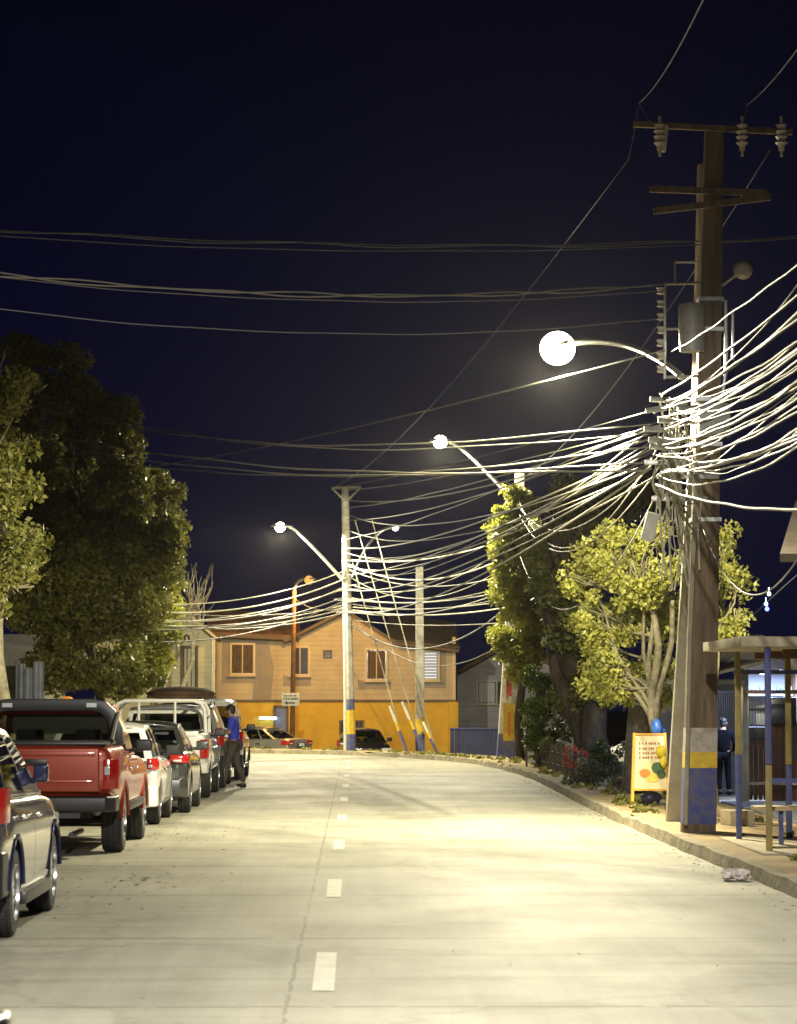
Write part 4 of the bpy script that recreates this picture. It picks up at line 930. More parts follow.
# grey small house on the right
D3 = 124; o = hp(485, -1.05, D3); root = empty('house', tuple(o), 'small grey clapboard house with white barred window, right of the yellow house', 'house', 0, 'houses at the junction')
wallpoly('wall', [(457,775),(590,775),(590,690),(512,644),(457,676)], D3, 7, M['siding_grey'], root, o)
pk_, gl, gr = PD(512,641,D3-.4), PD(448,678,D3-.4), PD(600,694,D3-.4); back = Vector((0,8,0))
roof_slab('roof', [gl,pk_,pk_+back,gl+back], M['roof_rust'], root, o); roof_slab('roof', [pk_,gr,gr+back,pk_+back], M['roof_rust'], root, o)
t = MB(); t.tube([gl-o+Vector((0,-.02,-.03)), pk_-o+Vector((0,-.02,-.03)), gr-o], .085, 4); part('barge_board', t, M['roof_rust'], root)
window(root, o, 478,682,496,703, D3, WH, .05, 4, 0, curtain=mat('white_curtain', (.5,.52,.58), .8))
t = MB(); a = P(500,693,D3-.05)-o; t.box((a.x,-.05,a.z),(.20,.06,1.0)); part('shutter', t, M['roof_dark'], root)
# yellow pier and blue fence between the houses
t = MB(); a = P(453.5,703,D3-6.7); t.box((a.x,D3-6.2,.35),(.42,.7,2.9)); o_ = solo('gate_pier', t, M['yellow_wall'], 'narrow orange yellow wall strip between the yellow house and the grey house', 'pier', loc=(a.x,D3-6.2,-1.1), bevel=.01)
a, b = P(450,740,101), P(512,740,101); rt = empty('fence', ((a.x+b.x)/2,101,-.9), 'solid dark blue board fence in front of the grey house', 'fence')
t = MB(); n = 14; w_ = (b.x-a.x)/n; zt = P(470,729,101).z+.9
for k in range(n): t.box((a.x-(a.x+b.x)/2+w_*(k+.5), .004*(k%2), zt/2), (w_-.012,.03,zt))
part('board_panel', t, mat('navy_boards', (.012,.017,.06), .7, var=.25, vscale=3), rt)
t = MB(); t.box((0,-.03,zt+.02),(b.x-a.x+.05,.09,.05)); part('top_rail', t, mat('navy_rail', (.04,.05,.15), .7), rt)
# left side yard: corrugated panels, dark house wall behind left trees
Dp = 70
rt = empty('fence', tuple(hp(32,.1,Dp)), 'pale blue corrugated metal sheets of uneven height behind the red pickup', 'fence'); o = Vector(rt.location)
for k,(x0,x1,y0) in enumerate(((15,20,660),(20,27,664),(27,36.5,668),(37,48,662))):
    a, b = P(x0,700,Dp+.15*k)-o, P(x1,y0,Dp+.15*k)-o; n = max(4,int((b.x-a.x)/.05)); pts = []
    t = MB(); vs = []
    for i in range(n+1):
        x = a.x+(b.x-a.x)*i/n; yy = .02*(-1)**i - .15*k
        vs += [(x,yy,0),(x,yy,b.z)]
    t.add(vs, [(2*i,2*i+2,2*i+3,2*i+1) for i in range(n)]); t2 = part('metal_sheet', t, mat('blue_sheet', (.42,.46,.52), .6, .1, var=.15, vscale=3), rt)
    s_ = t2.modifiers.new('solid','SOLIDIFY'); s_.thickness = .006
rt['label'] = 'pale blue corrugated metal sheets of uneven height behind the red pickup'
rt = empty('house', (-13.2,82,0), 'low dark house wall half hidden behind the left trees', 'house', 0, None)
t = MB(); t.box((0,4,1.3),(7.5,8,3.0)); part('wall', t, mat('dark_olive_wall', (.09,.085,.06), .8, var=.2, vscale=2), rt)
roof_slab('roof', [(-17.3,81.7,2.75),(-9.2,81.7,2.75),(-9.2,90.4,3.9),(-17.3,90.4,3.9)], M['roof_dark'], rt, Vector((-13.2,82,0)))
# far dark wooded skyline / wall beyond the houses so the street is closed
t = MB(); t.box((-16.5,90,.9),(13,.25,2.0)); solo('garden_wall', t, mat('plaster_wall', (.34,.31,.22), .85, var=.2, vscale=2, bump=.3), 'plain plastered garden wall behind the left trees', 'wall', loc=(-16.5,90,-.1), bevel=.02)

# ------------------------------------------------------------------ trees
class Leaves:
    def __init__(s): s.v = []; s.n = 0
    def cluster(s, c, r, n, size, rs, flat=1.0, droop=0):
        d = rs.normal(size=(n,3)); d /= np.linalg.norm(d,axis=1)[:,None]; rad = rs.random(n)**.45
        p = np.array(c)[None] + d*rad[:,None]*np.array(r)[None]
        a = rs.normal(size=(n,3)); a /= np.linalg.norm(a,axis=1)[:,None]; b = np.cross(a, rs.normal(size=(n,3))); b /= np.linalg.norm(b,axis=1)[:,None]+1e-9
        sz = size*(.55+.8*rs.random(n))[:,None]; a = a*sz; b = b*sz*.62
        q = np.stack([p-a, p-b*.9+a*.1, p+a, p+b*.9+a*.1], axis=1); s.v.append(q.reshape(-1,3)); s.n += n
    def mesh(s, name, m, loc):
        v = np.concatenate(s.v) - np.array(loc)[None]; n = len(v)//4
        me = bpy.data.meshes.new(name); me.vertices.add(len(v)); me.vertices.foreach_set('co', v.astype(np.float32).ravel())
        me.loops.add(4*n); me.loops.foreach_set('vertex_index', np.arange(4*n, dtype=np.int32)); me.polygons.add(n)
        me.polygons.foreach_set('loop_start', np.arange(0,4*n,4, dtype=np.int32)); me.update(calc_edges=True); me.validate()
        me.materials.append(m); return me
def limb(t, a, b, r0, r1, rgn, n=7, wob=.12, sides=7):
    a, b = Vector(a), Vector(b); Lh = (b-a).length; pts = []; ph = rgn.uniform(0,6); ph2 = rgn.uniform(0,6)
    for i in range(n+1):
        u = i/n; p = a.lerp(b,u); e = math.sin(math.pi*u)*Lh*wob
        pts.append(p+Vector((e*math.sin(ph+u*4), e*math.cos(ph2+u*3), 0)))
    t.tube(pts, [r0+(r1-r0)*i/n for i in range(n+1)], sides); return pts
def tree(name, label, base, blobs, leafm, size, dens, trunk_r, bark, seed, cat='tree', group=None, trunk_top=None, nsub=26, extra_limbs=(), crown=True, trunk_pts=None, subr=(.22,.45), limb_r=.5):
    """blobs: (centre, radii). clusters are scattered through each blob's volume, biased to its surface, with gaps between"""
    base = Vector(base); root = empty(name, tuple(base), label, cat, 0, group); rs = np.random.RandomState(seed); rgn = random.Random(seed)
    t = MB(); tt = Vector(trunk_top) if trunk_top else Vector(blobs[0][0])
    pts = limb(t, base-Vector((0,0,.3)), tt, trunk_r, trunk_r*.55, rgn, 8, .05, 12)
    for c, r in blobs:
        c = Vector(c); s_ = min(pts[3:], key=lambda p: (p-c).length + max(0, p.z-c.z)*2)
        lp = limb(t, s_, c, trunk_r*limb_r, trunk_r*.12, rgn, 6, .10, 7)
        for _ in range(7):
            d = Vector([rgn.gauss(0,1) for _ in range(3)]).normalized(); e = c + Vector((d.x*r[0], d.y*r[1], abs(d.z)*r[2]*.9))
            limb(t, lp[rgn.randint(2,6)], e, trunk_r*.16, .012, rgn, 5, .12, 5)
    for a, b, r0, r1 in extra_limbs: limb(t, a, b, r0, r1, rgn, 6, .06, 8)
    t2 = MB(); t2.v = [tuple(Vector(v)-base) for v in t.v]; t2.f = t.f; part('trunk', t2, bark, root, smooth='full')
    L = Leaves()
    for c, r in blobs:
        vol = r[0]*r[1]*r[2]; n = max(8, int(nsub*vol**.72))
        for _ in range(n):
            d = rs.normal(size=3); d /= np.linalg.norm(d); q = (rs.random()**.38)*(.86+.26*rs.random())
            cc = np.array(c)+d*np.array(r)*q; rr = rs.uniform(*subr)
            L.cluster(cc, (rr,rr,rr*.8), int(dens*rr*rr/.1), size, rs)
    link('crown', L.mesh('crown', leafm, base), root)
    return root
LM_dark = leaf_mat('dark_foliage', (.06,.07,.02), (.20,.21,.06), .25)
LM_olive = leaf_mat('olive_foliage', (.10,.11,.022), (.36,.35,.09), .3, 2)
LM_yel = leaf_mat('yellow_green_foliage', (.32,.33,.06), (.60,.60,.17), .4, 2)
LM_green = leaf_mat('bright_green_foliage', (.15,.17,.025), (.42,.42,.08), .35)
LM_con = leaf_mat('conifer_foliage', (.03,.05,.01), (.16,.22,.03), .2, 3)
LM_grey = leaf_mat('grey_green_foliage', (.07,.08,.05), (.15,.16,.10), .3, 3)
def blobs_px(lst, D, dj, seed):
    rgn = random.Random(seed); out = []
    for px, py, rx, ry in lst:
        d = D + rgn.uniform(-dj, dj); c = P(px,py,d); s = d/FPX
        out.append((tuple(c), (rx*s, min(rx,ry)*s*1.0, ry*s)))
    return out
TG = 'trees along the left pavement'
# nearest left tree with the pale trunk
bl = blobs_px([(2,385,28,40),(-10,430,34,45),(8,465,30,40),(-8,520,34,45),(12,545,26,38),(-30,470,40,60),(-25,580,35,38),(-40,400,40,60),(-55,530,40,60),(6,590,30,26),(22,555,22,24)], 47, .9, 1)
tree('broadleaf_tree', 'tree at the left edge with a thick pale lit trunk, cut by the frame', hp(6,.1,47), bl, LM_olive, .060, 110, .17, M['bark_pale'], 3, group=TG, trunk_top=P(4,560,47), nsub=34)
bl = blobs_px([(60,390,32,45),(95,425,38,45),(40,440,35,45),(130,470,40,42),(80,480,42,45),(150,520,32,40),(110,540,42,42),(60,545,42,45),(150,570,30,36),(100,600,42,38),(55,610,38,38),(140,625,28,26),(35,500,30,40),(30,580,30,42),(72,650,32,26),(110,660,30,22),(25,370,24,36),(168,545,14,22),(88,615,30,30),(75,590,30,30),(60,672,30,18),(92,682,26,14),(125,675,30,20)], 73, 1.3, 2)
tree('broadleaf_tree', 'largest dark rounded tree rising over the parked white pickup', hp(100,.1,73), bl, LM_olive, .085, 125, .15, M['bark'], 4, group=TG, trunk_top=P(95,560,73), nsub=30, subr=(.25,.5))
bl = blobs_px([(150,600,24,26),(165,575,15,22),(172,620,12,20),(140,640,26,22),(122,680,24,16),(160,660,12,12)], 86, .8, 3)
tree('broadleaf_tree', 'slender leafy tree with pale forked limbs beside the cream house', hp(158,.1,86), bl, LM_green, .085, 95, .10, M['bark_pale'], 5, group=TG, trunk_top=P(160,640,86), nsub=26,
     extra_limbs=[(P(160,700,86),P(150,655,86),.09,.05),(P(160,695,86),P(172,650,86),.08,.04),(P(158,680,86),P(166,640,86),.06,.03),(P(150,655,86),P(143,630,86),.05,.02)])
# bare twiggy tree behind the cables
rt = empty('bare_tree', tuple(hp(195,-1,108)), 'leafless twiggy treetop behind the cream house roof', 'tree'); o = Vector(rt.location); t = MB(); rgn = random.Random(9)
limb(t, (0,0,-.2), P(193,640,108)-o, .14, .08, rgn); 
for k in range(46):
    a = P(193+rgn.uniform(-6,6), rgn.uniform(605,640),108)-o; b = P(193+rgn.uniform(-24,22), rgn.uniform(562,612),108+rgn.uniform(-1,1))-o; limb(t, a, b, .028, .008, rgn, 5, .08, 4)
part('trunk', t, M['bark_pale'], rt)
# right side
RG = 'trees on the right pavement'
bl = blobs_px([(508,520,14,24),(516,500,10,22),(504,560,17,28),(520,560,20,30),(506,600,19,28),(524,600,20,30),(512,640,20,26),(528,640,18,26),(520,670,16,20),(534,540,14,30)], 78.5, .6, 4)
tree('poplar_tree', 'tall narrow yellow green tree left of the other right trees', hp(523,.1,78.5), bl, LM_green, .080, 120, .14, M['bark'], 6, group=RG, trunk_top=P(520,560,78.5), nsub=36)
bl = blobs_px([(560,510,24,30),(585,495,28,28),(615,500,28,26),(548,560,22,30),(580,545,26,30),(570,600,22,26),(600,560,22,30),(645,495,18,22),(575,650,18,20),(600,670,22,20),(585,600,26,26),(572,630,20,20),(600,620,20,20),(590,640,18,16),(562,605,20,22),(582,655,18,20),(596,690,16,16),(575,690,20,20),(548,590,20,22)], 63, 1.2, 5)
tree('broadleaf_tree', 'dark tree with heavy leaning trunk in the middle of the right group', hp(597,.1,62), bl, LM_dark, .075, 120, .26, M['bark'], 7, group=RG, trunk_top=P(548,610,63), nsub=34,
     extra_limbs=[(P(598,760,62),P(592,700,62),.34,.28),(P(592,700,62),P(560,640,62.5),.28,.2),(P(592,705,62),P(618,660,62),.16,.08)])
bl = blobs_px([(600,560,20,22),(620,545,24,20),(645,540,22,20),(612,590,28,22),(645,585,28,26),(590,615,18,20),(620,630,26,24),(652,630,22,26),(605,665,22,18),(632,675,24,18),(670,570,18,26),(598,640,16,16),(660,665,14,18),(690,560,14,24),(635,570,24,20),(640,605,24,20),(615,565,20,18),(668,605,16,20),(635,695,24,16),(612,690,16,12),(662,695,14,12),(580,580,16,22),(585,620,18,22),(600,690,16,14)], 46.5, .9, 6)
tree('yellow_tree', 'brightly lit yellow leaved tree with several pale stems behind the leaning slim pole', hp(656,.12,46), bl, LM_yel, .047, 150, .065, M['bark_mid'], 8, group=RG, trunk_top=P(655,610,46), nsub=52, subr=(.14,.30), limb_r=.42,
     extra_limbs=[(P(656,735,46),P(650,600,46),.09,.05),(P(656,720,46),P(672,600,46),.07,.04),(P(654,725,46),P(610,640,46.3),.05,.02),(P(655,715,46),P(595,590,46.3),.04,.015),(P(656,700,46),P(632,560,46),.045,.015)])
bl = blobs_px([(722,560,12,22),(735,585,14,20),(722,610,14,18),(738,622,12,16),(726,535,8,14),(720,640,10,10)], 48, .7, 7)
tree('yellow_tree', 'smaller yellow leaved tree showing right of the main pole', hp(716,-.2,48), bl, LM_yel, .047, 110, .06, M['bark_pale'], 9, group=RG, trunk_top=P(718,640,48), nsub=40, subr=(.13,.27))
# clipped conifer
bl = blobs_px([(537,685,17,22),(540,705,20,20),(543,728,17,18),(545,750,17,16)], 70, .1, 8)
tree('conifer_shrub', 'dense rounded dark conifer shrub with a bright green top', hp(541,.1,70), bl, LM_con, .045, 330, .08, M['bark'], 10, cat='shrub', group='shrubs on the right', nsub=110, subr=(.14,.24))
SG = 'shrubs on the right'
def shrub(label, lst, D, m, size, dens, seed, nsub=60, base=None, sub=(.10,.2), name='shrub', base_z=.1):
    bl = blobs_px(lst, D, .3, seed); b = hp(lst[0][0], base_z, D)
    return tree(name, label, b, bl, m, size, dens, .03, M['bark'], seed, cat='shrub', group=SG, nsub=nsub, subr=sub)
shrub('leafy green bush between the conifer and the leaning trunk', [(570,700,18,22),(572,730,20,18),(555,752,18,14),(588,745,14,16)], 66, LM_dark, .06, 160, 22)
shrub('low green bush behind the small fence by the poster pole', [(532,740,12,16),(548,745,12,18),(526,722,8,14)], 73, LM_olive, .05, 150, 23)
shrub('rounded grey green bush at the right kerb', [(592,770,20,16),(606,775,18,16),(585,782,16,10)], 54.5, LM_grey, .045, 200, 24, 90)
shrub('dark bush at the foot of the leaning trunk', [(612,758,16,16),(622,778,12,14),(600,752,14,14)], 56, LM_con, .045, 200, 25, 90)
shrub('pale scrubby bush between the big stump and the kerb', [(624,785,10,9),(634,790,8,8)], 51, LM_grey, .04, 120, 26, 70)
rs = np.random.RandomState(3); L = Leaves(); t = MB(); c0 = P(575,760,58)
for k in range(22):
    c = P(575+rs.uniform(-12,12), 758+rs.uniform(-9,9), 58+rs.uniform(-.3,.3)); L.cluster(c, (.07,.07,.06), 16, .035, rs); t.tube([Vector((c.x,c.y,.1))-c0, Vector(c)-c0], .006, 4)
rt = empty('flower_bush', tuple(c0), 'bush with orange red flowers behind the picket fence', 'flowers')
link('flowers', L.mesh('flowers', mat('red_flower', (.45,.06,.02), .7), c0), rt); part('stems', t, M['bark'], rt)
# stump-like pale trunk behind the sandwich board
b = P(636,803,49.5); b.z = .12; rt = ground_pole('tree_trunk', 'thick grey cut trunk standing behind the yellow framed board', b, P(640,705,49.5), .27, .20, [], mat('grey_bark', (.22,.20,.17), .9, var=.4, vscale=5, bump=.8, bscale=14), n=14, cat='trunk', group=None)
# blue and yellow cloth tied round stem
t = MB(); rgn = random.Random(6); c = P(659,736,45.5)
for k in range(5): t.blob(c+Vector((rgn.uniform(-.06,.06),rgn.uniform(-.05,.05),rgn.uniform(-.26,.26))), (.085,.08,.15), 14, 9, .3, rgn)
solo('blue_bag', t, mat('bright_blue_plastic', (.05,.16,.62), .4), 'bright blue plastic bag tied to the stem of the yellow tree', 'bag', smooth='full', loc=tuple(c))
# grass tufts on verges
rs = np.random.RandomState(12); L = Leaves(); rgn = random.Random(14)
kk = offs([tuple(p) for p in dense], .45)
for k in range(700):
    i = rgn.randint(0, len(kk)-2); p = kk[i].lerp(kk[i+1], rgn.random()); y = p.y
    if y < 40 and rgn.random() < .85: continue
    if y > 104: continue
    q = p + Vector((rgn.uniform(-.25,1.2) if y < 80 else rgn.uniform(-.3,.3), 0)); L.cluster((q.x,q.y,.17), (.10,.10,.05), 14, .05, rs)
me = L.mesh('grass', LM_olive, (0,0,0)); o = link('grass', me); o['kind'] = 'stuff'; o['label'] = 'sparse tufts of grass and weeds along the right verge'; o['category'] = 'grass'
# picket fence and white slat crate
a, b = P(548,787,64), P(588,796,57); a.z = b.z = .13
a = Vector((P(541,770,68).x,68,.13)); b = Vector((P(583,790,57.5).x,57.5,.13))
rt = empty('picket_fence', tuple(a), 'low dark picket fence along the right kerb under the bushes', 'fence'); t = MB(); v = b-a; n = 40
M['fence_wood'] = mat('grey_fence_wood', (.10,.085,.06), .9, var=.3, vscale=5)
for k in range(n+1):
    p = v*(k/n); h_ = .62+.06*math.sin(k*2.3); t.tube([p, p+Vector((.02*math.sin(k*5),0,h_))], .022, 5)
part('pickets', t, M['fence_wood'], rt)
for zz in (.2,.48):
    t = MB(); t.tube([Vector((0,0,zz)), v+Vector((0,0,zz))], .02, 5); part('rail', t, M['fence_wood'], rt)
c = P(534,772,70); c.z = .13; rt = empty('slatted_gate', tuple(c), 'small white slatted panel at the far end of the picket fence', 'gate')
for k in range(4):
    t = MB(); t.box((0,0,.14+.21*k),(.34,.025,.09)); part('slat', t, WH, rt)
t = MB(); t.box((-.19,0,.42),(.05,.05,.9)); t.box((.19,0,.42),(.05,.05,.9)); part('post', t, M['fence_wood'], rt)

# ------------------------------------------------------------------ sandwich board
c = P(650,814,43.2); c.z = .14; rt = empty('sandwich_board', (c.x,43.2,.14), 'yellow framed sandwich board with a food picture by the kerb', 'sign', R(-4))
OR = mat('orange_frame', (.80,.42,.05), .5)
def lean(p, s): return Vector((p[0], p[1]*0 + s*(-.02-.26*(1-p[2]/1.15)) , p[2]))
for s in (1,-1):
    t = MB()
    for x in (-.28,.28): t.tube([lean((x+.0,0,0),s)+Vector((0,0,0)), lean((x*.86,0,1.14),s)], .026, 4)
    t.tube([lean((-.245,0,1.12),s), lean((.245,0,1.12),s)], .024, 4); t.tube([lean((-.27,0,.26),s), lean((.27,0,.26),s)], .02, 4)
    part('frame', t, OR, rt)
    t = MB(); q = [lean((-.27,0,.27),s), lean((.27,0,.27),s), lean((.245,0,1.10),s), lean((-.245,0,1.10),s)]; q2 = [v+Vector((0,s*.02,0)) for v in q]
    t.add(q+q2, [(0,1,2,3),(4,5,6,7),(0,1,5,4),(1,2,6,5),(2,3,7,6),(3,0,4,7)]); pn = part('panel', t, mat('board_print', (.80,.78,.60), .4, col2=(.80,.66,.30), vscale=2.5), rt)
    if s == 1:
        def on(x, z): return lean((x,0,z),1)+Vector((0,-.012,0))
        def disc(x, z, r, m, nm, sq=.7):
            t = MB(); n = 16; vs = [on(x+r*math.cos(a), z+r*sq*math.sin(a)) for a in [2*math.pi*i/n for i in range(n)]]; vs += [v+Vector((0,.008,0)) for v in vs]
            t.add(vs, [tuple(range(n)), tuple(range(n,2*n))]+[(i,(i+1)%n,(i+1)%n+n,i+n) for i in range(n)]); part(nm, t, m, pn)
        disc(-.08,.52,.09, mat('print_orange', (.75,.25,.03), .4), 'food_picture'); disc(.04,.45,.10, mat('print_yellow', (.85,.60,.08), .4), 'food_picture')
        disc(.12,.60,.10, mat('print_green', (.05,.14,.03), .4), 'leaf_picture', .9); disc(.17,.50,.07, mat('print_green2', (.04,.10,.03), .4), 'leaf_picture', 1)
        t = MB(); rgn = random.Random(3)
        for zz in (.98,.90,.83,.76):
            x = -.17
            while x < .16:
                w_ = rgn.uniform(.015,.035); t.box(on(x+w_/2,zz),(w_,.006,.035)); x += w_+rgn.choice([.008,.01,.03])
        part('lettering', t, mat('print_brown', (.45,.22,.10), .5), pn)
t = MB(); rgn = random.Random(13); t.blob((.02,.0,.12),(.17,.12,.12),12,8,.1,rgn); solo('rubbish_bag', t, mat('dark_blue_bag', (.04,.05,.12), .35), 'small dark bag under the sandwich board', 'bag', smooth='full').location = (c.x,43.3,.14)
cc = P(662,752,42.9); t = MB(); t.blob(cc,(.09,.06,.10),12,8,.2,rgn); t.blob(cc+Vector((.03,-.01,-.14)),(.06,.04,.10),10,7,.25,rgn)
solo('yellow_cloth', t, mat('yellow_cloth', (.72,.58,.05), .7), 'yellow cloth draped over the top corner of the sandwich board', 'cloth', smooth='full', loc=tuple(cc))
# ------------------------------------------------------------------ bus shelter at the right edge
steel_b = mat('chipped_blue_steel', (.04,.05,.22), .6, col2=(.08,.09,.20), vscale=8); steel_y = mat('chipped_yellow_steel', (.36,.28,.06), .6, col2=(.22,.18,.08), vscale=6)
DS = 31.5; sx0 = X(738,32.3)
rt = empty('bus_shelter', (5.0,31,.165), 'small open shelter with flat roof on blue and yellow posts, at the right edge', 'shelter'); o = Vector(rt.location)
zr = P(720,650,31.5).z
t = MB(); t.add([Vector(v)-o for v in [(P(703,651,32.6).x,32.6,zr-.0),(P(741,642,29.6).x,29.6,zr),(6.6,29.6,zr),(6.6,32.9,zr)]] + [Vector(v)-o+Vector((0,0,.11)) for v in [(P(703,651,32.6).x,32.6,zr-.0),(P(741,642,29.6).x,29.6,zr),(6.6,29.6,zr),(6.6,32.9,zr)]], [(0,1,2,3),(4,5,6,7),(0,1,5,4),(1,2,6,5),(2,3,7,6),(3,0,4,7)])
part('roof', t, mat('shelter_roof', (.42,.36,.25), .8, var=.25, vscale=4, bump=.3), rt, bevel=.012)
t = MB()
for y in (30.2, 31.4, 32.3):
    t = MB(); t.box((.55,y-o.y,zr-o.z-.05),(1.7,.07,.07)); part('roof_beam', t, M['rust'], rt)
for (px,D_,zsp,c1,c2,zb) in ((738,32.3,755,steel_b,steel_y,.16),(768,29.7,765,steel_y,steel_b,.16),(788,32.4,765,steel_b,steel_y,.16)):
    p = hp(px, zb, D_); zm = P(px,zsp,D_).z
    t = MB(); t.box((p.x-o.x,D_-o.y,(zb+zm)/2-o.z),(.065,.065,zm-zb)); part('post', t, c1, rt, bevel=.008)
    t = MB(); t.box((p.x-o.x,D_-o.y,(zr+zm)/2-o.z),(.065,.065,zr-zm-.01)); part('post', t, c2, rt, bevel=.008)
t = MB(); p = P(738,672,32.3); t.box((p.x-o.x+.5,32.3-o.y,p.z-o.z),(1.1,.04,.05)); part('rail', t, steel_b, rt); t = MB(); t.box((P(768,700,29.7).x-o.x+.5,29.7-o.y,.75),(1.0,.04,.05)); part('rail', t, steel_b, rt)
p = hp(786, .165, 30.9); rt = empty('bench', tuple(p), 'narrow wooden bench under the shelter at the right edge', 'bench')
t = MB(); zt = P(786,808,30.9).z-.165; 
for k in range(2): t.box((.12,-.1+.2*k,zt),(1.0,.18,.05))
part('seat', t, mat('bench_board', (.42,.33,.18), .7, var=.2, vscale=5), rt, bevel=.01)
for x in (-.07,.5):
    t = MB(); t.box((x,0,zt/2-.01),(.05,.05,zt-.03)); part('leg', t, steel_b, rt)
# ------------------------------------------------------------------ kiosk / shop behind
wood_d = mat('brown_boards', (.14,.065,.03), .7, var=.35, vscale=3, stretch=(3,3,.4)); post_y = mat('cream_post', (.42,.38,.24), .7, var=.15, vscale=5)
oS = hp(760,-.28,56); rt = empty('shop', tuple(oS), 'small wooden shop front with lit blue white interior behind the shelter', 'shop'); o = oS
def wbox(nm, x0, y0, x1, y1, D, th, m, bevel=0, parent=None):
    a, b = P(x0,y1,D)-o, P(x1,y0,D)-o; t = MB(); t.box(((a.x+b.x)/2,(D+th/2)-o.y,(a.z+b.z)/2),(b.x-a.x,th,b.z-a.z)); return part(nm, t, m, parent or rt, bevel=bevel)
wbox('wooden_wall', 772, 722, 830, 806, 56, .12, wood_d)
for k in range(9):
    wbox('board', 773+5.5*k, 724, 777.4+5.5*k, 806, 55.95, .04, wood_d, .005)
wbox('dark_shutter', 771, 697, 797, 725, 55.7, .5, M['black_plastic'], .06)
wbox('corrugated_panel', 749, 696, 768, 725, 56, .08, mat('pale_blue_sheet', (.40,.45,.52), .5, .1, var=.1, vscale=4))
for k in range(6): wbox('rib', 750+3*k, 697, 751+3*k, 724, 55.96, .04, M['galv'])
wbox('sheet_joint', 749, 709, 768, 710, 55.93, .05, M['dark_metal'])
wbox('counter', 748, 727, 770, 740, 56, .4, M['dark_metal'], .02)
for k in range(4): wbox('baluster', 749+5*k, 740, 752+5*k, 800, 56.05, .06, wood_d)
wbox('lower_rail', 737, 782, 800, 785, 55.7, .06, post_y)
for x0, x1 in ((739,743),(744.5,748.5)): wbox('porch_post', x0, 672, x1, 806, 54.5+(x0-739)*.1, .14, post_y, .01)
wbox('roof_beam', 712, 680, 745, 684, 54.4, .12, post_y, .01); wbox('roof_beam', 746, 690, 800, 694, 54.6, .12, wood_d, .01)
a = P(715,664,53)-o
roof_slab('porch_roof', [P(712,676,53.4), P(800,655,53.4), P(800,655,53.4)+Vector((.3,7,.5)), P(712,676,53.4)+Vector((0,7,.9))], mat('porch_roof', (.12,.11,.10), .7, var=.3, vscale=3), rt, o, .06)
# lit interior: back wall, ceiling tubes
wbox('back_wall', 745, 660, 830, 725, 59.5, .1, mat('interior_white', (.72,.74,.78), .7))
wbox('shelf', 748, 694, 798, 695.5, 58.8, .5, WH)
wbox('side_wall', 828, 655, 829, 800, 54.5, 5, wood_d)
rgn = random.Random(4)
for k in range(11): wbox('jar', 752+4.2*k, 694-rgn.uniform(4,8), 755+4.2*k, 694, 58.9, .15, mat('jar_paint', (rgn.uniform(.1,.6),rgn.uniform(.1,.5),rgn.uniform(.2,.6)), .4), .01)
tube_m = mat('cold_tube', (.8,.85,1), .4, emit=(.62,.72,1), estr=22)
for x0, x1, py, D_ in ((779,790,670,55.2),(791,800,670.5,55.2),(760,767,673,56.5)):
    wbox('ceiling_tube', x0, py, x1, py+1.6, D_, .05, tube_m, .01)
ld = bpy.data.lights.new('shop_light', 'AREA'); ld.energy = 480; ld.color = (.45,.6,1); ld.shape = 'RECTANGLE'; ld.size = 1.6; ld.size_y = .3
lo = bpy.data.objects.new('shop_light', ld); C.objects.link(lo); lo.parent = rt; lo.location = P(775,672,57.8)-o
ld = bpy.data.lights.new('shop_light', 'AREA'); ld.energy = 22; ld.color = (.5,.62,1); ld.shape = 'RECTANGLE'; ld.size = 1.2; ld.size_y = .2
lo = bpy.data.objects.new('shop_light', ld); C.objects.link(lo); lo.parent = rt; lo.location = P(786,672,53.0)-o
# paved apron of the shop
t = MB(); t.box((10.4,50.5,-.235),(6.2,9,.07)); struct('path', t, mat('grey_paving', (.32,.34,.38), .8, var=.15, vscale=2, bump=.3), bevel=.01)
# iron gate
g0 = hp(713,-.25,60.5); g1 = hp(738,-.25,60.5); gt = empty('iron_gate', tuple((g0+g1)/2), 'tall barred iron gate behind the dark figure, left of the shop', 'gate'); H_ = P(725,690,60.5).z+.25
t = MB(); n = 11; w_ = g1.x-g0.x
for k in range(n+1): t.box((-w_/2+w_*k/n,0,H_/2),(.018,.018,H_))
part('bars', t, M['dark_metal'], gt)
t = MB()
for zz in (.1,H_*.5,H_-.05): t.box((0,0,zz),(w_,.03,.04))
part('rail', t, M['dark_metal'], gt)
t = MB(); t.box((8.2,64,1.0),(3.4,.2,2.6)); solo('rear_wall', t, mat('grey_plaster', (.38,.37,.34), .85, var=.15, vscale=2), 'grey plaster wall seen through the iron gate bars', 'wall', loc=(8.2,64,-.3))
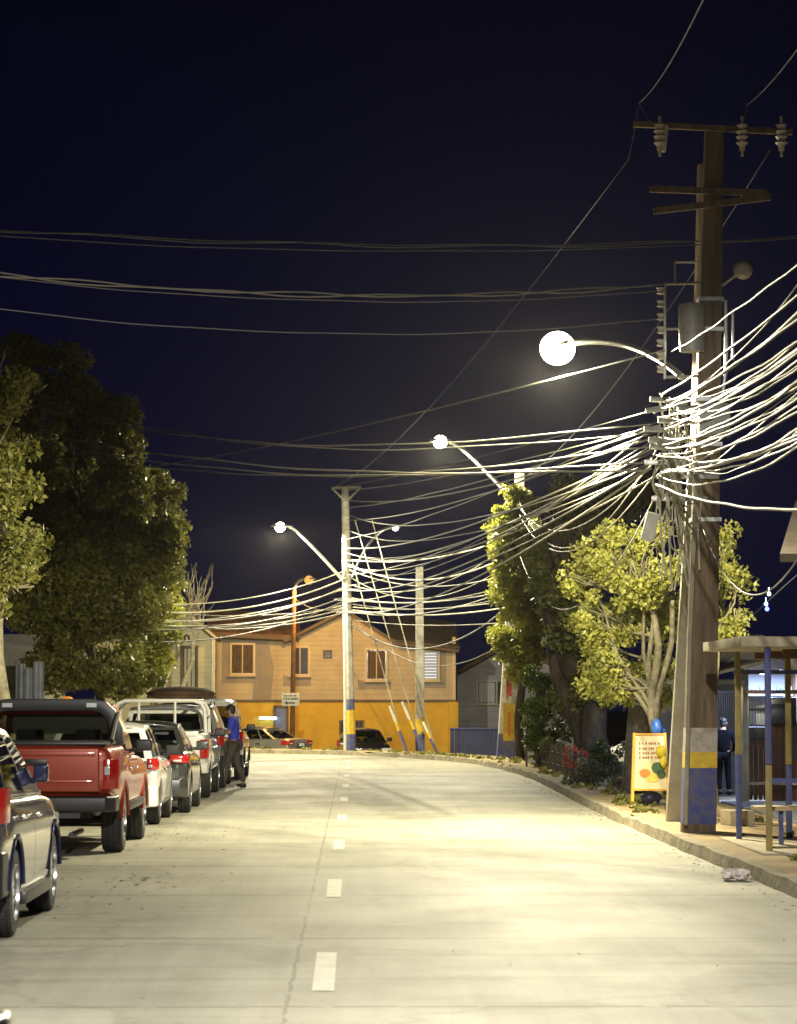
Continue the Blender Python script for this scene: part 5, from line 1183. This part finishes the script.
# neighbour building corner at the right edge with blue fairy lights
a = P(783,545,40); rt = empty('building', (a.x+3,40,-.25), 'dark building eave poking in at the right edge above the shop', 'building'); o = Vector(rt.location)
zt = P(790,560,40).z
t = MB(); t.box((.9+2.0,3,(zt+.25)/2),(5,7,zt+.25)); part('wall', t, mat('night_wall', (.10,.10,.11), .8, var=.2, vscale=2), rt)
roof_slab('eave', [P(780,562,39), Vector((P(780,562,39).x+6,39,P(780,562,39).z)), Vector((P(780,562,39).x+6,45,P(796,508,45).z)), P(796,508,45)], mat('dark_eave', (.035,.025,.018), .8, var=.3, vscale=3), rt, o, .12)
for px, py, r_, cl, es in ((769,594,.035,(.8,1,1),6),(766,604,.035,(.25,.4,1),9),(767,609,.04,(.1,.15,1),7)):
    c = P(px,py,50); t = MB(); t.blob(c, r_, 10, 6); t.tube([c, c+Vector((0,.02,.12))], .008, 5)
    solo('fairy_light', t, mat('led_glow', cl, .4, emit=cl, estr=es), {594:'white uppermost of three small glowing lights above the shop',604:'pale blue middle one of three small glowing lights above the shop',609:'deep blue lowest of three small glowing lights above the shop'}[py], 'light', 'fairy lights above the shop', loc=tuple(c), smooth='full')
c0, c1 = P(766,612,50), P(797,575,50); t = MB(); t.tube(bezier(c0+Vector((-.8,0,-.6)), P(768,600,50), c1), .008, 5); solo('light_string', t, M['cable_dark'], 'thin cord carrying the small blue and white lights', 'cord')

# ------------------------------------------------------------------ people (skin modifier bodies)
def skinned(name, nodes, edges, m, parent, sub=2, root=0):
    me = bpy.data.meshes.new(name); me.from_pydata([n[0] for n in nodes], edges, []); o = temp(me)
    o.modifiers.new('s', 'SKIN'); sk = me.skin_vertices[0].data
    for i, n in enumerate(nodes):
        r = n[1]; sk[i].radius = r if isinstance(r, tuple) else (r, r); sk[i].use_root = (i == root)
    md = o.modifiers.new('sub','SUBSURF'); md.levels = sub; md.render_levels = sub
    dg = bpy.context.evaluated_depsgraph_get(); dg.update(); m2 = bpy.data.meshes.new_from_object(o.evaluated_get(dg)); bpy.data.objects.remove(o)
    m2.materials.clear(); m2.materials.append(m); m2.polygons.foreach_set('use_smooth',[True]*len(m2.polygons)); m2.name = name
    return link(name, m2, parent)
def person(label, loc, rz, J, skin, shirt, trouser, shoe, hair, height=1.72):
    """J: joints dict in a local frame, facing +y"""
    root = empty('person', loc, label, 'person', rz); k = height/1.72; root.scale = (k,k,k)
    V = {a: Vector(b) for a, b in J.items() if a != 'long'}
    names = ['pelvis','waist','chest','neck','head0','head1']
    nodes = [(V['pelvis'],(.13,.10)),(V['waist'],(.125,.095)),(V['chest'],(.155,.11)),(V['neck'],.052),(V['head0'],(.068,.085)),(V['head1'],(.072,.09))]
    edges = [(0,1),(1,2),(2,3),(3,4),(4,5)]
    for s in 'lr':
        i = len(nodes); nodes += [(V['sho'+s],.055),(V['elb'+s],.040),(V['wri'+s],.026),(V['pal'+s],(.036,.018))]; edges += [(2,i),(i,i+1),(i+1,i+2),(i+2,i+3)]
        d = (V['pal'+s]-V['wri'+s]).normalized(); q = d.cross(Vector((0,0,1))); q = q.normalized() if q.length > .2 else Vector((1,0,0)); up = q.cross(d)
        for f, ln in ((-1.5,.062),(-.5,.074),(.5,.07),(1.5,.055)):
            j = len(nodes); b0_ = V['pal'+s]+q*f*.016+d*.015; nodes += [(b0_+d*ln*.45,.008),(b0_+d*ln*.85-up*ln*.3,.007)]; edges += [(i+3,j),(j,j+1)]
        j = len(nodes); nodes += [(V['pal'+s]+q*-.05+d*.0,.009),(V['pal'+s]+q*-.065+d*.035,.008)]; edges += [(i+3,j),(j,j+1)]
        i = len(nodes); nodes += [(V['hip'+s],.085),(V['kne'+s],.058),(V['ank'+s],.038),(V['toe'+s],(.035,.028))]; edges += [(0,i),(i,i+1),(i+1,i+2),(i+2,i+3)]
    body = skinned('body', nodes, edges, skin, root)
    # shirt over trunk and upper arms
    n2 = [(V['pelvis']-Vector((0,0,.07)),(.165,.13)),(V['waist'],(.155,.125)),(V['chest']+Vector((0,0,.03)),(.195,.15)),(V['neck']-Vector((0,0,.02)),(.095,.09))]; n2.insert(3, (V['chest'].lerp(V['neck'],.55), (.15,.12))); e2 = [(0,1),(1,2),(2,3),(3,4)]
    for s in 'lr':
        i = len(n2); n2 += [(V['sho'+s]+Vector((0,0,.01)),.088),(V['elb'+s].lerp(V['sho'+s],.15),.062)]; e2 += [(2,i),(i,i+1)]
        if J.get('long'): n2 += [(V['wri'+s],.042)]; n2[i+1] = (V['elb'+s],.058); e2 += [(i+1,i+2)]
    skinned('shirt', n2, e2, shirt, root, root=0)
    n3 = [(V['pelvis']-Vector((0,0,.0)),(.155,.122))]; e3 = []
    for s in 'lr':
        i = len(n3); n3 += [(V['hip'+s],.108),(V['kne'+s],.082),(V['ank'+s]+Vector((0,0,.02)),.064)]; e3 += [(0,i),(i,i+1),(i+1,i+2)]
    skinned('trousers', n3, e3, trouser, root)
    for s in 'lr':
        d = (V['toe'+s]-V['ank'+s]); d.z = 0; d.normalize(); c = V['ank'+s]+d*.07; t = MB(); a = math.atan2(d.y,d.x)
        for q_, rr, hh in ((0,.042,.05),(.07,.047,.045),(.14,.045,.035)): t.blob((V['ank'+s]+d*q_).to_tuple()[:2]+(.045,), (rr*1.25,rr*1.1,hh), 12, 8)
        part('shoe', t, shoe, root, smooth='full')
    hd = (V['head0']+V['head1'])/2; fw = Vector(J.get('face',(0,1,0))).normalized(); sd = fw.cross(Vector((0,0,1)))
    t = MB(); t.blob(hd+Vector((0,0,.045))-fw*.018, (.088,.10,.085), 18, 12, .04, random.Random(2)); t.blob(hd-fw*.05+Vector((0,0,-.02)), (.075,.06,.09), 14, 10); part('hair', t, hair, root, smooth='full')
    t = MB(); t.blob(hd+fw*.10-Vector((0,0,.01)), (.014,.018,.026), 8, 6); 
    for q_ in (-1,1): t.blob(hd+sd*q_*.078, (.012,.018,.03), 8, 6)
    part('nose_and_ears', t, skin, root, smooth='full')
    t = MB()
    for q_ in (-1,1): t.blob(hd+fw*.083+sd*q_*.03+Vector((0,0,.018)), .011, 8, 6)
    t.blob(hd+fw*.088-Vector((0,0,.055)), (.024,.012,.006), 8, 6); part('eyes_and_mouth', t, M['interior'], root, smooth='full')
    return root
skin = mat('skin', (.30,.16,.10), .6); hair = mat('black_hair', (.012,.01,.009), .6)
bshirt = mat('royal_blue_shirt', (.03,.045,.42), .8, var=.15, vscale=8, bump=.4, bscale=14); trou = mat('dark_trousers', (.06,.05,.045), .85, bump=.4, bscale=16)
pp_ = P(233,787,57.4)
person('person in a blue polo shirt and dark trousers standing beside the silver wagon', (pp_.x, 57.4, 0), R(82), dict(
    pelvis=(0,-.02,.95), waist=(0,-.01,1.10), chest=(0,.0,1.32), neck=(0,.03,1.49), head0=(0,.06,1.57), head1=(0,.075,1.66), face=(0,1,-.25),
    shol=(-.19,-.01,1.41), elbl=(-.25,.04,1.14), wril=(-.16,.26,1.16), pall=(-.12,.34,1.18), shor=(.19,-.01,1.41), elbr=(.25,.02,1.13), wrir=(.19,.26,1.20), palr=(.16,.34,1.23),
    hipl=(-.09,-.02,.90), knel=(-.11,.12,.50), ankl=(-.12,.17,.08), toel=(-.13,.32,.03), hipr=(.09,-.02,.90), kner=(.11,-.06,.50), ankr=(.12,-.22,.08), toer=(.15,-.08,.03)),
    skin, bshirt, trou, mat('black_shoe', (.015,.015,.015), .5), hair, 1.70)
t = MB(); t.box((0,0,0),(.08,.16,.015), rz=.4); c = Vector((pp_.x-.38,57.42,1.20)); solo('phone', t, M['black_plastic'], 'dark phone held by the person in the blue shirt', 'phone', bevel=.004).location = c
dk = mat('black_jacket', (.004,.004,.006), 1, spec=.05, bump=.3, bscale=12)
pb_ = hp(723,-.2,58.6)
person('dark figure in black clothes standing in the shadow before the iron gate', tuple(pb_), R(-14), dict(long=1,
    pelvis=(0,0,.95), waist=(0,.0,1.10), chest=(0,-.02,1.33), neck=(0,.0,1.49), head0=(0,.03,1.57), head1=(0,.04,1.66), face=(0,1,-.1),
    shol=(-.20,-.01,1.41), elbl=(-.27,-.02,1.13), wril=(-.20,.12,.98), pall=(-.16,.18,.95), shor=(.20,-.01,1.41), elbr=(.27,-.02,1.13), wrir=(.20,.12,.98), palr=(.16,.18,.95),
    hipl=(-.09,0,.90), knel=(-.10,.03,.50), ankl=(-.10,-.01,.08), toel=(-.12,.14,.03), hipr=(.09,0,.90), kner=(.10,.04,.50), ankr=(.12,.02,.08), toer=(.15,.17,.03)),
    skin, dk, dk, dk, hair, 1.62)
